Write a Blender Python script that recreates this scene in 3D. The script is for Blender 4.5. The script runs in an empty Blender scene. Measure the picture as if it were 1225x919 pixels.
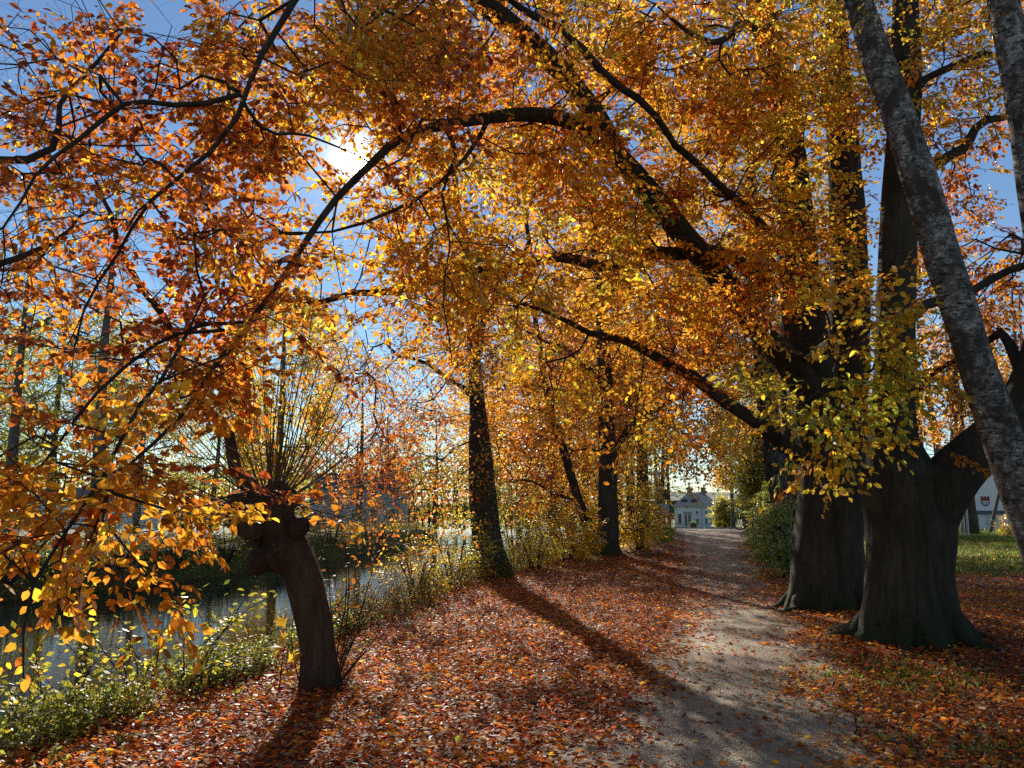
import bpy, math, random
import numpy as np
from mathutils import Vector, noise as mnoise
R = math.radians
sc = bpy.context.scene
random.seed(7); rng = np.random.default_rng(11)

# ------------------------------------------------------------------ camera, sky, sun, exposure
PITCH = 8.5; FPX = 943.0; CAMZ = 1.6
cam_d = bpy.data.cameras.new('camera'); cam = bpy.data.objects.new('camera', cam_d)
sc.collection.objects.link(cam); sc.camera = cam
cam.location = (0, 0, CAMZ); cam.rotation_euler = (R(90 + PITCH), 0, 0)
cam_d.sensor_width = 36; cam_d.lens = FPX / 1225 * 36
cam_d.clip_start = 0.05; cam_d.clip_end = 3000

SUN_EL, SUN_AZ = 24.0, -12.0            # azimuth measured from +Y towards +X
sdir = Vector((math.sin(R(SUN_AZ)) * math.cos(R(SUN_EL)), math.cos(R(SUN_AZ)) * math.cos(R(SUN_EL)), math.sin(R(SUN_EL))))
w = bpy.data.worlds.new("World"); sc.world = w; w.use_nodes = True
nt = w.node_tree; nt.nodes.clear()
wo = nt.nodes.new('ShaderNodeOutputWorld'); bg = nt.nodes.new('ShaderNodeBackground')
sky = nt.nodes.new('ShaderNodeTexSky'); sky.sky_type = 'NISHITA'; sky.sun_disc = False
sky.sun_elevation = R(SUN_EL); sky.sun_rotation = R(SUN_AZ)
sky.air_density = 1.0; sky.dust_density = 0.0; sky.ozone_density = 2.0; sky.altitude = 400
bg.inputs['Strength'].default_value = 0.076
# oversized sun disc and its glare painted into the sky: depends on sky direction only
geo = nt.nodes.new('ShaderNodeTexCoord')
dot = nt.nodes.new('ShaderNodeVectorMath'); dot.operation = 'DOT_PRODUCT'
dot.inputs[1].default_value = sdir
nrm = nt.nodes.new('ShaderNodeVectorMath'); nrm.operation = 'NORMALIZE'
nt.links.new(geo.outputs['Generated'], nrm.inputs[0]); nt.links.new(nrm.outputs[0], dot.inputs[0])
def wmath(op, a, b):
    n = nt.nodes.new('ShaderNodeMath'); n.operation = op
    for i, x in enumerate((a, b)):
        if isinstance(x, (int, float)): n.inputs[i].default_value = x
        elif x is not None: nt.links.new(x, n.inputs[i])
    return n.outputs[0]
mx = wmath('MAXIMUM', dot.outputs['Value'], 0.0)
def lobe(deg, amp):     # gaussian lobe of half width deg
    k = 1.0 / (2 * R(deg) ** 2) * 2
    p = wmath('POWER', mx, k)
    return wmath('MULTIPLY', p, amp)
s = wmath('ADD', wmath('ADD', lobe(0.42, 1100.0), lobe(1.3, 9.0)), wmath('ADD', lobe(3.5, 1.8), lobe(10.0, 0.25)))
comb = nt.nodes.new('ShaderNodeVectorMath'); comb.operation = 'SCALE'
comb.inputs[0].default_value = (1.0, 0.96, 0.88); nt.links.new(s, comb.inputs['Scale'])
addv = nt.nodes.new('ShaderNodeVectorMath'); addv.operation = 'ADD'
tint = nt.nodes.new('ShaderNodeVectorMath'); tint.operation = 'MULTIPLY'
nt.links.new(sky.outputs[0], tint.inputs[0]); tint.inputs[1].default_value = (0.95, 1.06, 1.14)
nt.links.new(tint.outputs[0], addv.inputs[0]); nt.links.new(comb.outputs[0], addv.inputs[1])
nt.links.new(addv.outputs[0], bg.inputs['Color']); nt.links.new(bg.outputs[0], wo.inputs['Surface'])
sl = bpy.data.lights.new('sun', 'SUN'); sl.energy = 5.0; sl.angle = R(0.5); sl.color = (1.0, 0.93, 0.82)
so = bpy.data.objects.new('sun', sl); sc.collection.objects.link(so)
so.rotation_euler = sdir.to_track_quat('Z', 'Y').to_euler()
sc.view_settings.view_transform = 'Standard'; sc.view_settings.look = 'None'
sc.view_settings.exposure = 0.5; sc.view_settings.gamma = 1; sc.view_settings.use_curve_mapping = False
cy = sc.cycles
cy.max_bounces = 7; cy.diffuse_bounces = 3; cy.glossy_bounces = 2; cy.transmission_bounces = 4; cy.transparent_max_bounces = 4
cy.sample_clamp_indirect = 4.0; cy.sample_clamp_direct = 0; cy.caustics_reflective = False; cy.caustics_refractive = False
cy.use_denoising = False
w.cycles.sampling_method = 'MANUAL'; w.cycles.sample_map_resolution = 2048

# ------------------------------------------------------------------ small helpers
CP, SP = math.cos(R(PITCH)), math.sin(R(PITCH))
def W(u, v, d):
    """world point seen at pixel (u,v) of the photograph at forward distance d"""
    xc = (u - 612.5) / FPX; yc = (459.5 - v) / FPX
    k = d / (CP - yc * SP)
    return np.array((xc * k, d, CAMZ + (SP + yc * CP) * k))
C = sc.collection
def link(o, parent=None):
    C.objects.link(o)
    if parent is not None: o.parent = parent
    return o
def props(o, label=None, cat=None, group=None, kind=None):
    if label: o['label'] = label
    if cat: o['category'] = cat
    if group: o['group'] = group
    if kind: o['kind'] = kind
    return o
def thing(name, loc, label, cat, group=None, rz=0.0):
    o = bpy.data.objects.new(name, None); link(o); o.location = loc; o.rotation_euler = (0, 0, rz)
    o.empty_display_size = 0.3
    return props(o, label, cat, group)
def raw_mesh(name, V, F, mats, parent=None, smooth=False, mi=None, attrs=None, origin=None):
    """V (n,3); F list of equal-width int arrays"""
    V = np.asarray(V, dtype=np.float64)
    if origin is not None: V = V - np.asarray(origin)
    me = bpy.data.meshes.new(name)
    blocks = [np.asarray(f, dtype=np.int64) for f in (F if isinstance(F, list) else [F]) if len(f)]
    loops = np.concatenate([b.ravel() for b in blocks]); tot = np.concatenate([np.full(len(b), b.shape[1]) for b in blocks])
    starts = np.concatenate([[0], np.cumsum(tot)[:-1]])
    me.vertices.add(len(V)); me.vertices.foreach_set('co', V.ravel())
    me.loops.add(len(loops)); me.loops.foreach_set('vertex_index', loops.astype(np.int32))
    me.polygons.add(len(tot)); me.polygons.foreach_set('loop_start', starts.astype(np.int32))
    me.update(calc_edges=True)
    for m in (mats if isinstance(mats, (list, tuple)) else [mats]): me.materials.append(m)
    if mi is not None: me.polygons.foreach_set('material_index', np.asarray(mi, dtype=np.int32))
    me.polygons.foreach_set('use_smooth', np.full(len(tot), smooth, dtype=bool))
    for an, (dom, arr) in (attrs or {}).items():
        arr = np.asarray(arr, dtype=np.float64)
        if arr.ndim == 2:
            a = me.attributes.new(an, 'FLOAT_COLOR', dom)
            a.data.foreach_set('color', np.concatenate([arr, np.ones((len(arr), 1))], 1).ravel())
        else:
            a = me.attributes.new(an, 'FLOAT', dom); a.data.foreach_set('value', arr)
    o = bpy.data.objects.new(name, me); link(o, parent)
    return o
class MB:
    """collects boxes, prisms and tubes into one mesh"""
    def __init__(s): s.V = []; s.Q = []; s.T = []; s.n = 0
    def add(s, V, Q=(), T=()):
        V = np.asarray(V, float)
        s.V.append(V)
        if len(Q): s.Q.append(np.asarray(Q) + s.n)
        if len(T): s.T.append(np.asarray(T) + s.n)
        s.n += len(V)
    def box(s, c, d, rz=0.0):
        x, y, z = [a / 2 for a in d]
        P = np.array([(i * x, j * y, k * z) for k in (-1, 1) for j in (-1, 1) for i in (-1, 1)])
        cr, sr = math.cos(rz), math.sin(rz)
        P = np.stack([P[:, 0] * cr - P[:, 1] * sr, P[:, 0] * sr + P[:, 1] * cr, P[:, 2]], 1) + np.array(c)
        s.add(P, [(0, 2, 3, 1), (4, 5, 7, 6), (0, 1, 5, 4), (2, 6, 7, 3), (0, 4, 6, 2), (1, 3, 7, 5)])
    def tube(s, pts, r, n=6):
        V, Q = sweep(np.asarray(pts, float), r if hasattr(r, '__len__') else [r] * len(pts), n)
        s.add(V, Q)
    def torus(s, c, Rr, r, axis='x', nu=28, nv=6):
        V = []
        for i in range(nu):
            a = 2 * math.pi * i / nu
            for j in range(nv):
                b = 2 * math.pi * j / nv
                q = (Rr + r * math.cos(b)); p = (q * math.cos(a), q * math.sin(a), r * math.sin(b))
                V.append((p[0] + c[0], p[2] + c[1], p[1] + c[2]) if axis == 'y' else (p[2] + c[0], p[0] + c[1], p[1] + c[2]))
        Q = [(i * nv + j, ((i + 1) % nu) * nv + j, ((i + 1) % nu) * nv + (j + 1) % nv, i * nv + (j + 1) % nv) for i in range(nu) for j in range(nv)]
        s.add(V, Q)
    def build(s, name, mat, parent=None, smooth=False, origin=None):
        F = []
        if s.Q: F.append(np.concatenate(s.Q))
        if s.T: F.append(np.concatenate(s.T))
        return raw_mesh(name, np.concatenate(s.V), F, mat, parent, smooth, origin=origin)
def sweep(P, rad, n=8, cap=True, rmod=None):
    P = np.asarray(P, float); rad = np.asarray(rad, float); m = len(P)
    T = np.gradient(P, axis=0); T /= np.linalg.norm(T, axis=1, keepdims=True) + 1e-9
    up = np.array((1.0, 0.0, 0.0)) if abs(T[0, 0]) < .8 else np.array((0, 1.0, 0))
    A = np.zeros_like(P); B = np.zeros_like(P); a = up
    for i in range(m):
        a = a - T[i] * a.dot(T[i]); a /= np.linalg.norm(a) + 1e-9
        A[i] = a; B[i] = np.cross(T[i], a)
    ph = np.arange(n) / n * 2 * math.pi
    rr = rad[:, None] * np.ones((1, n))
    if rmod is not None: rr = rr * rmod(P, ph)
    V = P[:, None] + (A[:, None] * np.cos(ph)[None, :, None] + B[:, None] * np.sin(ph)[None, :, None]) * rr[:, :, None]
    V = V.reshape(-1, 3)
    i, j = np.meshgrid(np.arange(m - 1), np.arange(n), indexing='ij'); i = i.ravel(); j = j.ravel()
    Q = np.stack([i * n + j, i * n + (j + 1) % n, (i + 1) * n + (j + 1) % n, (i + 1) * n + j], 1)
    if cap and n >= 4 and n % 2 == 0:
        caps = []
        for b in (0, (m - 1) * n):
            for k in range(n // 2 - 1): caps.append((b + k, b + k + 1, b + n - 2 - k, b + n - 1 - k))
        Q = np.concatenate([Q, np.array(caps)])
    return V, Q
def resample(P, rad, step):
    """catmull-rom through P, points every step"""
    P = np.asarray(P, float); rad = np.asarray(rad, float)
    n = len(P); E = np.concatenate([[2 * P[0] - P[1]], P, [2 * P[-1] - P[-2]]]); out = []; ro = []
    for i in range(n - 1):
        k = max(2, int(np.linalg.norm(P[i + 1] - P[i]) / step)); p0, p1, p2, p3 = E[i:i + 4]
        for t in np.arange(k) / k:
            out.append(.5 * ((2 * p1) + (-p0 + p2) * t + (2 * p0 - 5 * p1 + 4 * p2 - p3) * t * t + (-p0 + 3 * p1 - 3 * p2 + p3) * t ** 3))
            ro.append(rad[i] * (1 - t) + rad[i + 1] * t)
    out.append(P[-1]); ro.append(rad[-1])
    return np.array(out), np.array(ro)

# ------------------------------------------------------------------ materials
def newmat(name):
    m = bpy.data.materials.new(name); m.use_nodes = True; n = m.node_tree; n.nodes.clear()
    return m, n, n.nodes.new('ShaderNodeOutputMaterial')
def N(n, t, **kw):
    x = n.nodes.new(t)
    for k, v in kw.items():
        if k in x.inputs: x.inputs[k].default_value = v
        else: setattr(x, k, v)
    return x
def ramp(n, fac, stops, interp='LINEAR'):
    r = n.nodes.new('ShaderNodeValToRGB'); e = r.color_ramp.elements; r.color_ramp.interpolation = interp
    while len(e) < len(stops): e.new(0.5)
    for i, (p, c) in enumerate(stops): e[i].position = p; e[i].color = (*c, 1) if len(c) == 3 else c
    n.links.new(fac, r.inputs[0]); return r.outputs[0]
def texco(n, scale=(1, 1, 1)):
    t = n.nodes.new('ShaderNodeTexCoord'); m = n.nodes.new('ShaderNodeMapping'); m.inputs['Scale'].default_value = scale
    n.links.new(t.outputs['Object'], m.inputs[0]); return m.outputs[0]
def noise_t(n, vec, scale, detail=6, rough=.6, dist=0.0):
    x = n.nodes.new('ShaderNodeTexNoise'); x.inputs['Scale'].default_value = scale; x.inputs['Detail'].default_value = detail
    x.inputs['Roughness'].default_value = rough; x.inputs['Distortion'].default_value = dist
    n.links.new(vec, x.inputs['Vector']); return x.outputs['Fac']
def mixc(n, f, a, b, mode='MIX'):
    x = n.nodes.new('ShaderNodeMix'); x.data_type = 'RGBA'; x.blend_type = mode
    for s, v in ((0, f), (6, a), (7, b)):
        if hasattr(v, 'node'): n.links.new(v, x.inputs[s])
        else: x.inputs[s].default_value = v if not isinstance(v, tuple) else (*v, 1)[:4]
    return x.outputs[2]
def bump(n, h, strength, dist, nrm=None):
    b = n.nodes.new('ShaderNodeBump'); b.inputs['Strength'].default_value = strength; b.inputs['Distance'].default_value = dist
    n.links.new(h, b.inputs['Height'])
    if nrm is not None: n.links.new(nrm, b.inputs['Normal'])
    return b.outputs[0]
def princ(n, out, col, rough=.8, spec=.3, normal=None, metal=0.0):
    p = n.nodes.new('ShaderNodeBsdfPrincipled')
    for k, v in (('Base Color', col), ('Roughness', rough), ('Specular IOR Level', spec), ('Metallic', metal)):
        if hasattr(v, 'node'): n.links.new(v, p.inputs[k])
        else: p.inputs[k].default_value = (*v, 1) if isinstance(v, tuple) and len(v) == 3 else v
    if normal is not None: n.links.new(normal, p.inputs['Normal'])
    n.links.new(p.outputs[0], out.inputs['Surface']); return p
def plain(name, col, rough=.7, spec=.3, metal=0.0, var=.15, sc_=8.0):
    m, n, o = newmat(name); v = texco(n); f = noise_t(n, v, sc_)
    c = mixc(n, f, tuple(max(0, x * (1 - var)) for x in col), tuple(min(1, x * (1 + var)) for x in col))
    princ(n, o, c, rough, spec, None, metal); return m
def leafmat(name, gloss=.05, trans=.55, tgain=1.5, rough=.4):
    m, n, o = newmat(name)
    a = N(n, 'ShaderNodeAttribute'); a.attribute_name = 'leafcol'
    d = N(n, 'ShaderNodeBsdfDiffuse'); t = N(n, 'ShaderNodeBsdfTranslucent'); g = N(n, 'ShaderNodeBsdfAnisotropic')
    vm = N(n, 'ShaderNodeVectorMath'); vm.operation = 'SCALE'; vm.inputs['Scale'].default_value = tgain
    n.links.new(a.outputs['Color'], vm.inputs[0])
    n.links.new(a.outputs['Color'], d.inputs['Color']); n.links.new(vm.outputs[0], t.inputs['Color'])
    g.inputs['Roughness'].default_value = rough; g.inputs['Color'].default_value = (1, 1, 1, 1)
    m1 = N(n, 'ShaderNodeMixShader'); m1.inputs[0].default_value = trans
    n.links.new(d.outputs[0], m1.inputs[1]); n.links.new(t.outputs[0], m1.inputs[2])
    fr = N(n, 'ShaderNodeFresnel'); fr.inputs['IOR'].default_value = 1.4
    mu = N(n, 'ShaderNodeMath'); mu.operation = 'MULTIPLY'; mu.inputs[1].default_value = gloss * 20
    n.links.new(fr.outputs[0], mu.inputs[0]); mu.use_clamp = True
    m2 = N(n, 'ShaderNodeMixShader'); n.links.new(mu.outputs[0], m2.inputs[0])
    n.links.new(m1.outputs[0], m2.inputs[1]); n.links.new(g.outputs[0], m2.inputs[2])
    n.links.new(m2.outputs[0], o.inputs['Surface']); return m
M_leaf = leafmat('beech_leaf', .009, .64, 1.78, .45)
M_litter = leafmat('fallen_leaf', .009, .5, 1.55, .42)
M_weed = leafmat('weed_leaf', .005, .55, 1.5, .5)

def barkmat(name, c1, c2, zs=.35, scale=9.0, strength=.5, moss=None, dist=.03, extra=None):
    m, n, o = newmat(name); v = texco(n, (1, 1, zs))
    f = noise_t(n, v, scale, 10, .7, .4); c = ramp(n, f, [(.3, c1), (.7, c2)])
    f2 = noise_t(n, texco(n), 1.6, 5); c = mixc(n, ramp(n, f2, [(.4, (0, 0, 0)), (.65, (.6, .6, .6))]), c, tuple(x * .55 for x in c1))
    if moss is not None:
        t = n.nodes.new('ShaderNodeTexCoord'); s = n.nodes.new('ShaderNodeSeparateXYZ'); n.links.new(t.outputs['Object'], s.inputs[0])
        mr = N(n, 'ShaderNodeMapRange'); mr.inputs[1].default_value = 0.0; mr.inputs[2].default_value = moss[1]; mr.inputs[3].default_value = 1; mr.inputs[4].default_value = 0
        n.links.new(s.outputs[2], mr.inputs[0])
        mu = N(n, 'ShaderNodeMath'); mu.operation = 'MULTIPLY'; n.links.new(mr.outputs[0], mu.inputs[0]); n.links.new(noise_t(n, texco(n), 5, 6), mu.inputs[1])
        c = mixc(n, ramp(n, mu.outputs[0], [(.12, (0, 0, 0)), (.4, (.9, .9, .9))]), c, moss[0])
    h = noise_t(n, v, scale * 2.2, 10, .75)
    princ(n, o, c, .85, .2, bump(n, h, strength, dist)); return m
M_beech = barkmat('beech_bark', (.022, .017, .011), (.1, .08, .05), .16, 11, 1.0, ((.035, .04, .016), .5))
M_dark = barkmat('rough_dark_bark', (.045, .035, .027), (.13, .105, .08), .22, 16, 1.0, ((.05, .06, .02), .8), .05)
M_willow = barkmat('willow_bark', (.06, .032, .018), (.2, .115, .065), .16, 20, 1.0, None, .05)
M_twig = plain('twig_bark', (.05, .038, .03), .9, .05)
M_whip = plain('willow_whip', (.12, .08, .04), .8, .1)
M_farbark = plain('far_bark', (.13, .11, .09), .85, .2)
def birchmat():
    m, n, o = newmat('birch_bark'); v = texco(n, (1, 1, 4.5)); w0 = texco(n, (1, 1, 1))
    base = ramp(n, noise_t(n, w0, 14, 12, .8), [(.4, (.06, .05, .04)), (.5, (.22, .19, .165)), (.62, (.6, .56, .5))])
    len_ = ramp(n, noise_t(n, v, 13, 4, .6, .5), [(.4, (0, 0, 0)), (.44, (1, 1, 1))])
    c = mixc(n, len_, (.03, .024, .02), base)
    big = ramp(n, noise_t(n, texco(n, (1, 1, .7)), 3.0, 12, .8, .6), [(.44, (0, 0, 0)), (.53, (1, 1, 1))])
    c = mixc(n, big, mixc(n, noise_t(n, w0, 30, 6, .8), (.02, .015, .012), (.12, .09, .07)), c)
    h = mixc(n, .5, noise_t(n, v, 22, 12, .8), noise_t(n, w0, 5, 8, .7))
    princ(n, o, c, .75, .2, bump(n, h, 1.0, .035)); return m
M_birch = birchmat()
def white_birch_rough():
    m, n, o = newmat('furrowed_birch_bark'); v = texco(n, (1, 1, .4))
    f = noise_t(n, v, 9, 8, .7, .5)
    c = ramp(n, f, [(.46, (.03, .025, .02)), (.56, (.11, .095, .08)), (.7, (.3, .27, .24))])
    princ(n, o, c, .8, .2, bump(n, f, 1.0, .06)); return m
M_furrow = white_birch_rough()

# ------------------------------------------------------------------ terrain
def lerp_poly(y, tab): return np.interp(y, [a for a, _ in tab], [b for _, b in tab])
CREST = [(-60, -9.5), (-4, -5.2), (3, -4.0), (6, -3.15), (8, -2.55), (10.6, -2.15), (15.7, -1.0), (20, .6), (25, 2.1), (32, 3.9), (40, 5.0), (60, 6.0), (100, 3.0), (200, -30)]
FAR = [(-60, -40), (0, -26), (15, -18.6), (22, -15.4), (26, -12.9), (32, -10.6), (40, -8.9), (60, -6.5), (100, -10), (200, -42)]
PATH = [(-20, -6.0), (-4, -1.6), (0, -.35), (5, 1.25), (8, 2.2), (12, 3.3), (16, 4.2), (22, 5.7), (30, 7.6), (36, 9.0), (41, 10.2), (46, 11.5)]
PATHW = [(-20, .9), (5, .98), (8, .86), (16, .85), (30, 1.15), (40, 1.35), (46, 1.8)]
WATER_Z = -1.12
def sstep(a, b, x):
    t = np.clip((x - a) / (b - a), 0, 1); return t * t * (3 - 2 * t)
def H(x, y):
    x = np.asarray(x, float); y = np.asarray(y, float)
    h = -0.034 * np.clip(y - 48, 0, 115) * 1.0
    h = h + .05 * np.sin(x * .31 + 1.1) * np.sin(y * .27) * sstep(6, 14, np.abs(x) + np.abs(y) * .5) * sstep(60, 45, y)
    pc = lerp_poly(y, PATH)
    # grassy rise left of the path further along
    h = h + .38 * np.exp(-((x - (pc - 2.6)) / 1.1) ** 2) * sstep(22, 29, y) * sstep(43, 39, y)
    h = h + .12 * np.exp(-((x - 5.2) / 2.2) ** 2 - ((y - 10.2) / 2.6) ** 2)
    cr = lerp_poly(y, CREST); fb = lerp_poly(y, FAR)
    wide = 2.6
    d1 = sstep(0, wide, cr - x); d2 = sstep(0, 1.3, x - fb)
    river = d1 * d2 * sstep(75, 55, y)
    farland = -.25 * sstep(0, 2, fb - x) * sstep(75, 55, y)
    return h * (1 - river) + farland + (-2.0) * river
def Hs(x, y): return float(H(x, y))
def ground_at(u, v):
    """distance at which the pixel ray meets the ground"""
    d = 3.0
    for _ in range(4000):
        p = W(u, v, d)
        if p[2] <= Hs(p[0], p[1]): return p
        d *= 1.004
    return W(u, v, 60)
def groundmat():
    m, n, o = newmat('ground'); v = texco(n)
    ag = N(n, 'ShaderNodeAttribute'); ag.attribute_name = 'grass'
    vo = N(n, 'ShaderNodeTexVoronoi'); vo.inputs['Scale'].default_value = 17; vo.inputs['Randomness'].default_value = 1; n.links.new(v, vo.inputs['Vector'])
    sp = n.nodes.new('ShaderNodeSeparateColor'); n.links.new(vo.outputs['Color'], sp.inputs[0])
    leaf = ramp(n, sp.outputs[0], [(0, (.07, .022, .01)), (.3, (.16, .045, .014)), (.55, (.26, .08, .018)), (.75, (.3, .13, .03)), (.9, (.36, .27, .17)), (1, (.12, .05, .02))], 'CONSTANT')
    soil = ramp(n, noise_t(n, v, 22, 8), [(.35, (.035, .022, .014)), (.7, (.1, .06, .035))])
    cov = ramp(n, noise_t(n, v, 3.5, 8, .7), [(.32, (0, 0, 0)), (.5, (1, 1, 1))])
    lit = mixc(n, cov, soil, leaf)
    gr = ramp(n, noise_t(n, v, 5, 9, .75), [(.3, (.035, .05, .012)), (.55, (.075, .11, .022)), (.75, (.15, .16, .04))])
    # fallen leaves sprinkled on the grass
    vo2 = N(n, 'ShaderNodeTexVoronoi'); vo2.inputs['Scale'].default_value = 5; n.links.new(v, vo2.inputs['Vector'])
    dots = ramp(n, vo2.outputs['Distance'], [(.2, (1, 1, 1)), (.24, (0, 0, 0))])
    gr = mixc(n, dots, gr, (.22, .1, .03))
    ma = N(n, 'ShaderNodeMath'); ma.operation = 'ADD'; n.links.new(ag.outputs['Fac'], ma.inputs[0])
    sb = N(n, 'ShaderNodeMath'); sb.operation = 'SUBTRACT'; n.links.new(noise_t(n, v, 1.3, 8, .7), sb.inputs[0]); sb.inputs[1].default_value = .5
    n.links.new(sb.outputs[0], ma.inputs[1])
    g = ramp(n, ma.outputs[0], [(.42, (0, 0, 0)), (.58, (1, 1, 1))])
    c = mixc(n, g, lit, gr)
    hh = mixc(n, .5, noise_t(n, v, 30, 8, .7), vo.outputs['Distance'])
    princ(n, o, c, .75, .3, bump(n, hh, .8, .04)); return m
nx, ny = 420, 460
tx = np.linspace(-1, 1, nx); X1 = 6.0 * np.sinh(tx * 5.3) * 1.0
ty = np.linspace(-.38, 1, ny); Y1 = 6.0 + 8.0 * np.sinh(ty * 5.1)
GX, GY = np.meshgrid(X1, Y1, indexing='ij'); GZ = H(GX, GY)
# distant rolling hills behind
GZ = GZ + np.where(GY > 260, (GY - 260) * .02 + 6 * np.sin(GX * .006 + 1), 0) * 1.0
idx = np.arange(nx * ny).reshape(nx, ny)
Qd = np.stack([idx[:-1, :-1].ravel(), idx[1:, :-1].ravel(), idx[1:, 1:].ravel(), idx[:-1, 1:].ravel()], 1)
def grassmask(x, y):
    pc = lerp_poly(y, PATH); pw = lerp_poly(y, PATHW)
    right = sstep(15.5, 20, y + .35 * (x - 9)) * sstep(.1, .6, x - pc - pw)
    left = sstep(24, 30, y) * sstep(.2, .8, pc - pw - x)
    far = sstep(48, 55, y); over = sstep(0, 2, lerp_poly(y, FAR) - x)
    bank = .55 * sstep(-.3, .6, lerp_poly(y, CREST) - x)
    near = .3 * np.exp(-((x - 3.4) / 1.0) ** 2 - ((y - 7.3) / .8) ** 2)
    m = np.maximum.reduce([right, left, far, over, bank, near])
    return m
gm = grassmask(GX, GY).ravel()
ground = raw_mesh('ground', np.stack([GX.ravel(), GY.ravel(), GZ.ravel()], 1), Qd, groundmat(), smooth=True, attrs={'grass': ('POINT', gm)})
props(ground, kind='structure')

def pathmat():
    m, n, o = newmat('gravel_path'); v = texco(n)
    c = ramp(n, noise_t(n, v, 55, 10, .8), [(.3, (.17, .12, .07)), (.5, (.36, .27, .165)), (.75, (.6, .47, .31))])
    c = mixc(n, ramp(n, noise_t(n, v, 1.7, 10, .75), [(.42, (0, 0, 0)), (.62, (.7, .7, .7))]), c, (.11, .075, .045))
    vp = N(n, 'ShaderNodeTexVoronoi'); vp.inputs['Scale'].default_value = 60; n.links.new(v, vp.inputs['Vector'])
    peb = ramp(n, vp.outputs['Color'], [(.55, (0, 0, 0)), (.8, (.55, .55, .55))]); c = mixc(n, peb, c, (.5, .42, .31))
    h = mixc(n, .45, vp.outputs['Distance'], noise_t(n, v, 6, 6, .6))
    princ(n, o, c, .72, .3, bump(n, h, .7, .02)); return m
ys = np.concatenate([np.arange(-12, 16, .12), np.arange(16, 46.2, .4)])
PV = []; nw = 13
for y in ys:
    c = lerp_poly(y, PATH); hw = lerp_poly(y, PATHW)
    l = hw + .16 * mnoise.noise((y * .9, 3.1, 0)) + .07 * mnoise.noise((y * 4.1, 9.1, 0)); r = hw + .16 * mnoise.noise((y * .8, 13.1, 0)) + .07 * mnoise.noise((y * 4.3, 19.1, 0))
    if y > 41.5: l += (y - 41.5) * .35; r += (y - 41.5) * .35
    for k in range(nw):
        t = k / (nw - 1); x = c - l + (l + r) * t
        PV.append((x, y, Hs(x, y) + .012 + .02 * math.sin(math.pi * t)))
ids = np.arange(len(PV)).reshape(len(ys), nw)
PQ = np.stack([ids[:-1, :-1].ravel(), ids[:-1, 1:].ravel(), ids[1:, 1:].ravel(), ids[1:, :-1].ravel()], 1)
props(raw_mesh('path', PV, PQ, pathmat(), smooth=True), kind='structure')
# crossing road with kerb
def roadmat():
    m, n, o = newmat('asphalt'); v = texco(n)
    c = ramp(n, noise_t(n, v, 30, 8, .7), [(.3, (.06, .06, .062)), (.7, (.12, .12, .12))])
    princ(n, o, c, .6, .4, bump(n, noise_t(n, v, 90, 6), .3, .01)); return m
xs = np.linspace(2, 90, 60)
def road_y(x): return 46.2 - .07 * (x - 10)
RV = []; RQ = []
for i, x in enumerate(xs):
    for k in range(6):
        y = road_y(x) + 6.0 * k / 5; RV.append((x, y, Hs(x, y) + .03))
ids = np.arange(len(RV)).reshape(len(xs), 6)
RQ = np.stack([ids[:-1, :-1].ravel(), ids[1:, :-1].ravel(), ids[1:, 1:].ravel(), ids[:-1, 1:].ravel()], 1)
props(raw_mesh('road', RV, RQ, roadmat(), smooth=True), kind='structure')
M_stone = plain('pale_stone', (.45, .43, .4), .8, .2)
for (dy, xa, xb) in ((-.14, 14.5, 90), (6.02, 2, 90)):
    kb = MB(); xx = np.arange(xa, xb, 1.5)
    for x in xx: kb.box((x + .72, road_y(x + .72) + dy, Hs(x, road_y(x) + dy) + .03), (1.44, .14, .2), -.07)
    props(kb.build('kerb', M_stone), kind='structure')

# water
def watermat():
    m, n, o = newmat('river_water'); v = texco(n, (1, 2.6, 1))
    h = mixc(n, .3, noise_t(n, v, 1.5, 3, .5, .3), noise_t(n, v, 7, 2, .5))
    p = princ(n, o, (.012, .018, .014), .02, .5, bump(n, h, .3, .014)); p.inputs['IOR'].default_value = 1.33; return m
wx = np.linspace(-45, 6, 20); wy = np.linspace(-50, 74, 30); gx, gy = np.meshgrid(wx, wy, indexing='ij')
ids = np.arange(600).reshape(20, 30)
props(raw_mesh('water', np.stack([gx.ravel(), gy.ravel(), np.full(600, WATER_Z)], 1),
      np.stack([ids[:-1, :-1].ravel(), ids[1:, :-1].ravel(), ids[1:, 1:].ravel(), ids[:-1, 1:].ravel()], 1), watermat(), smooth=True), kind='structure')

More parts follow.
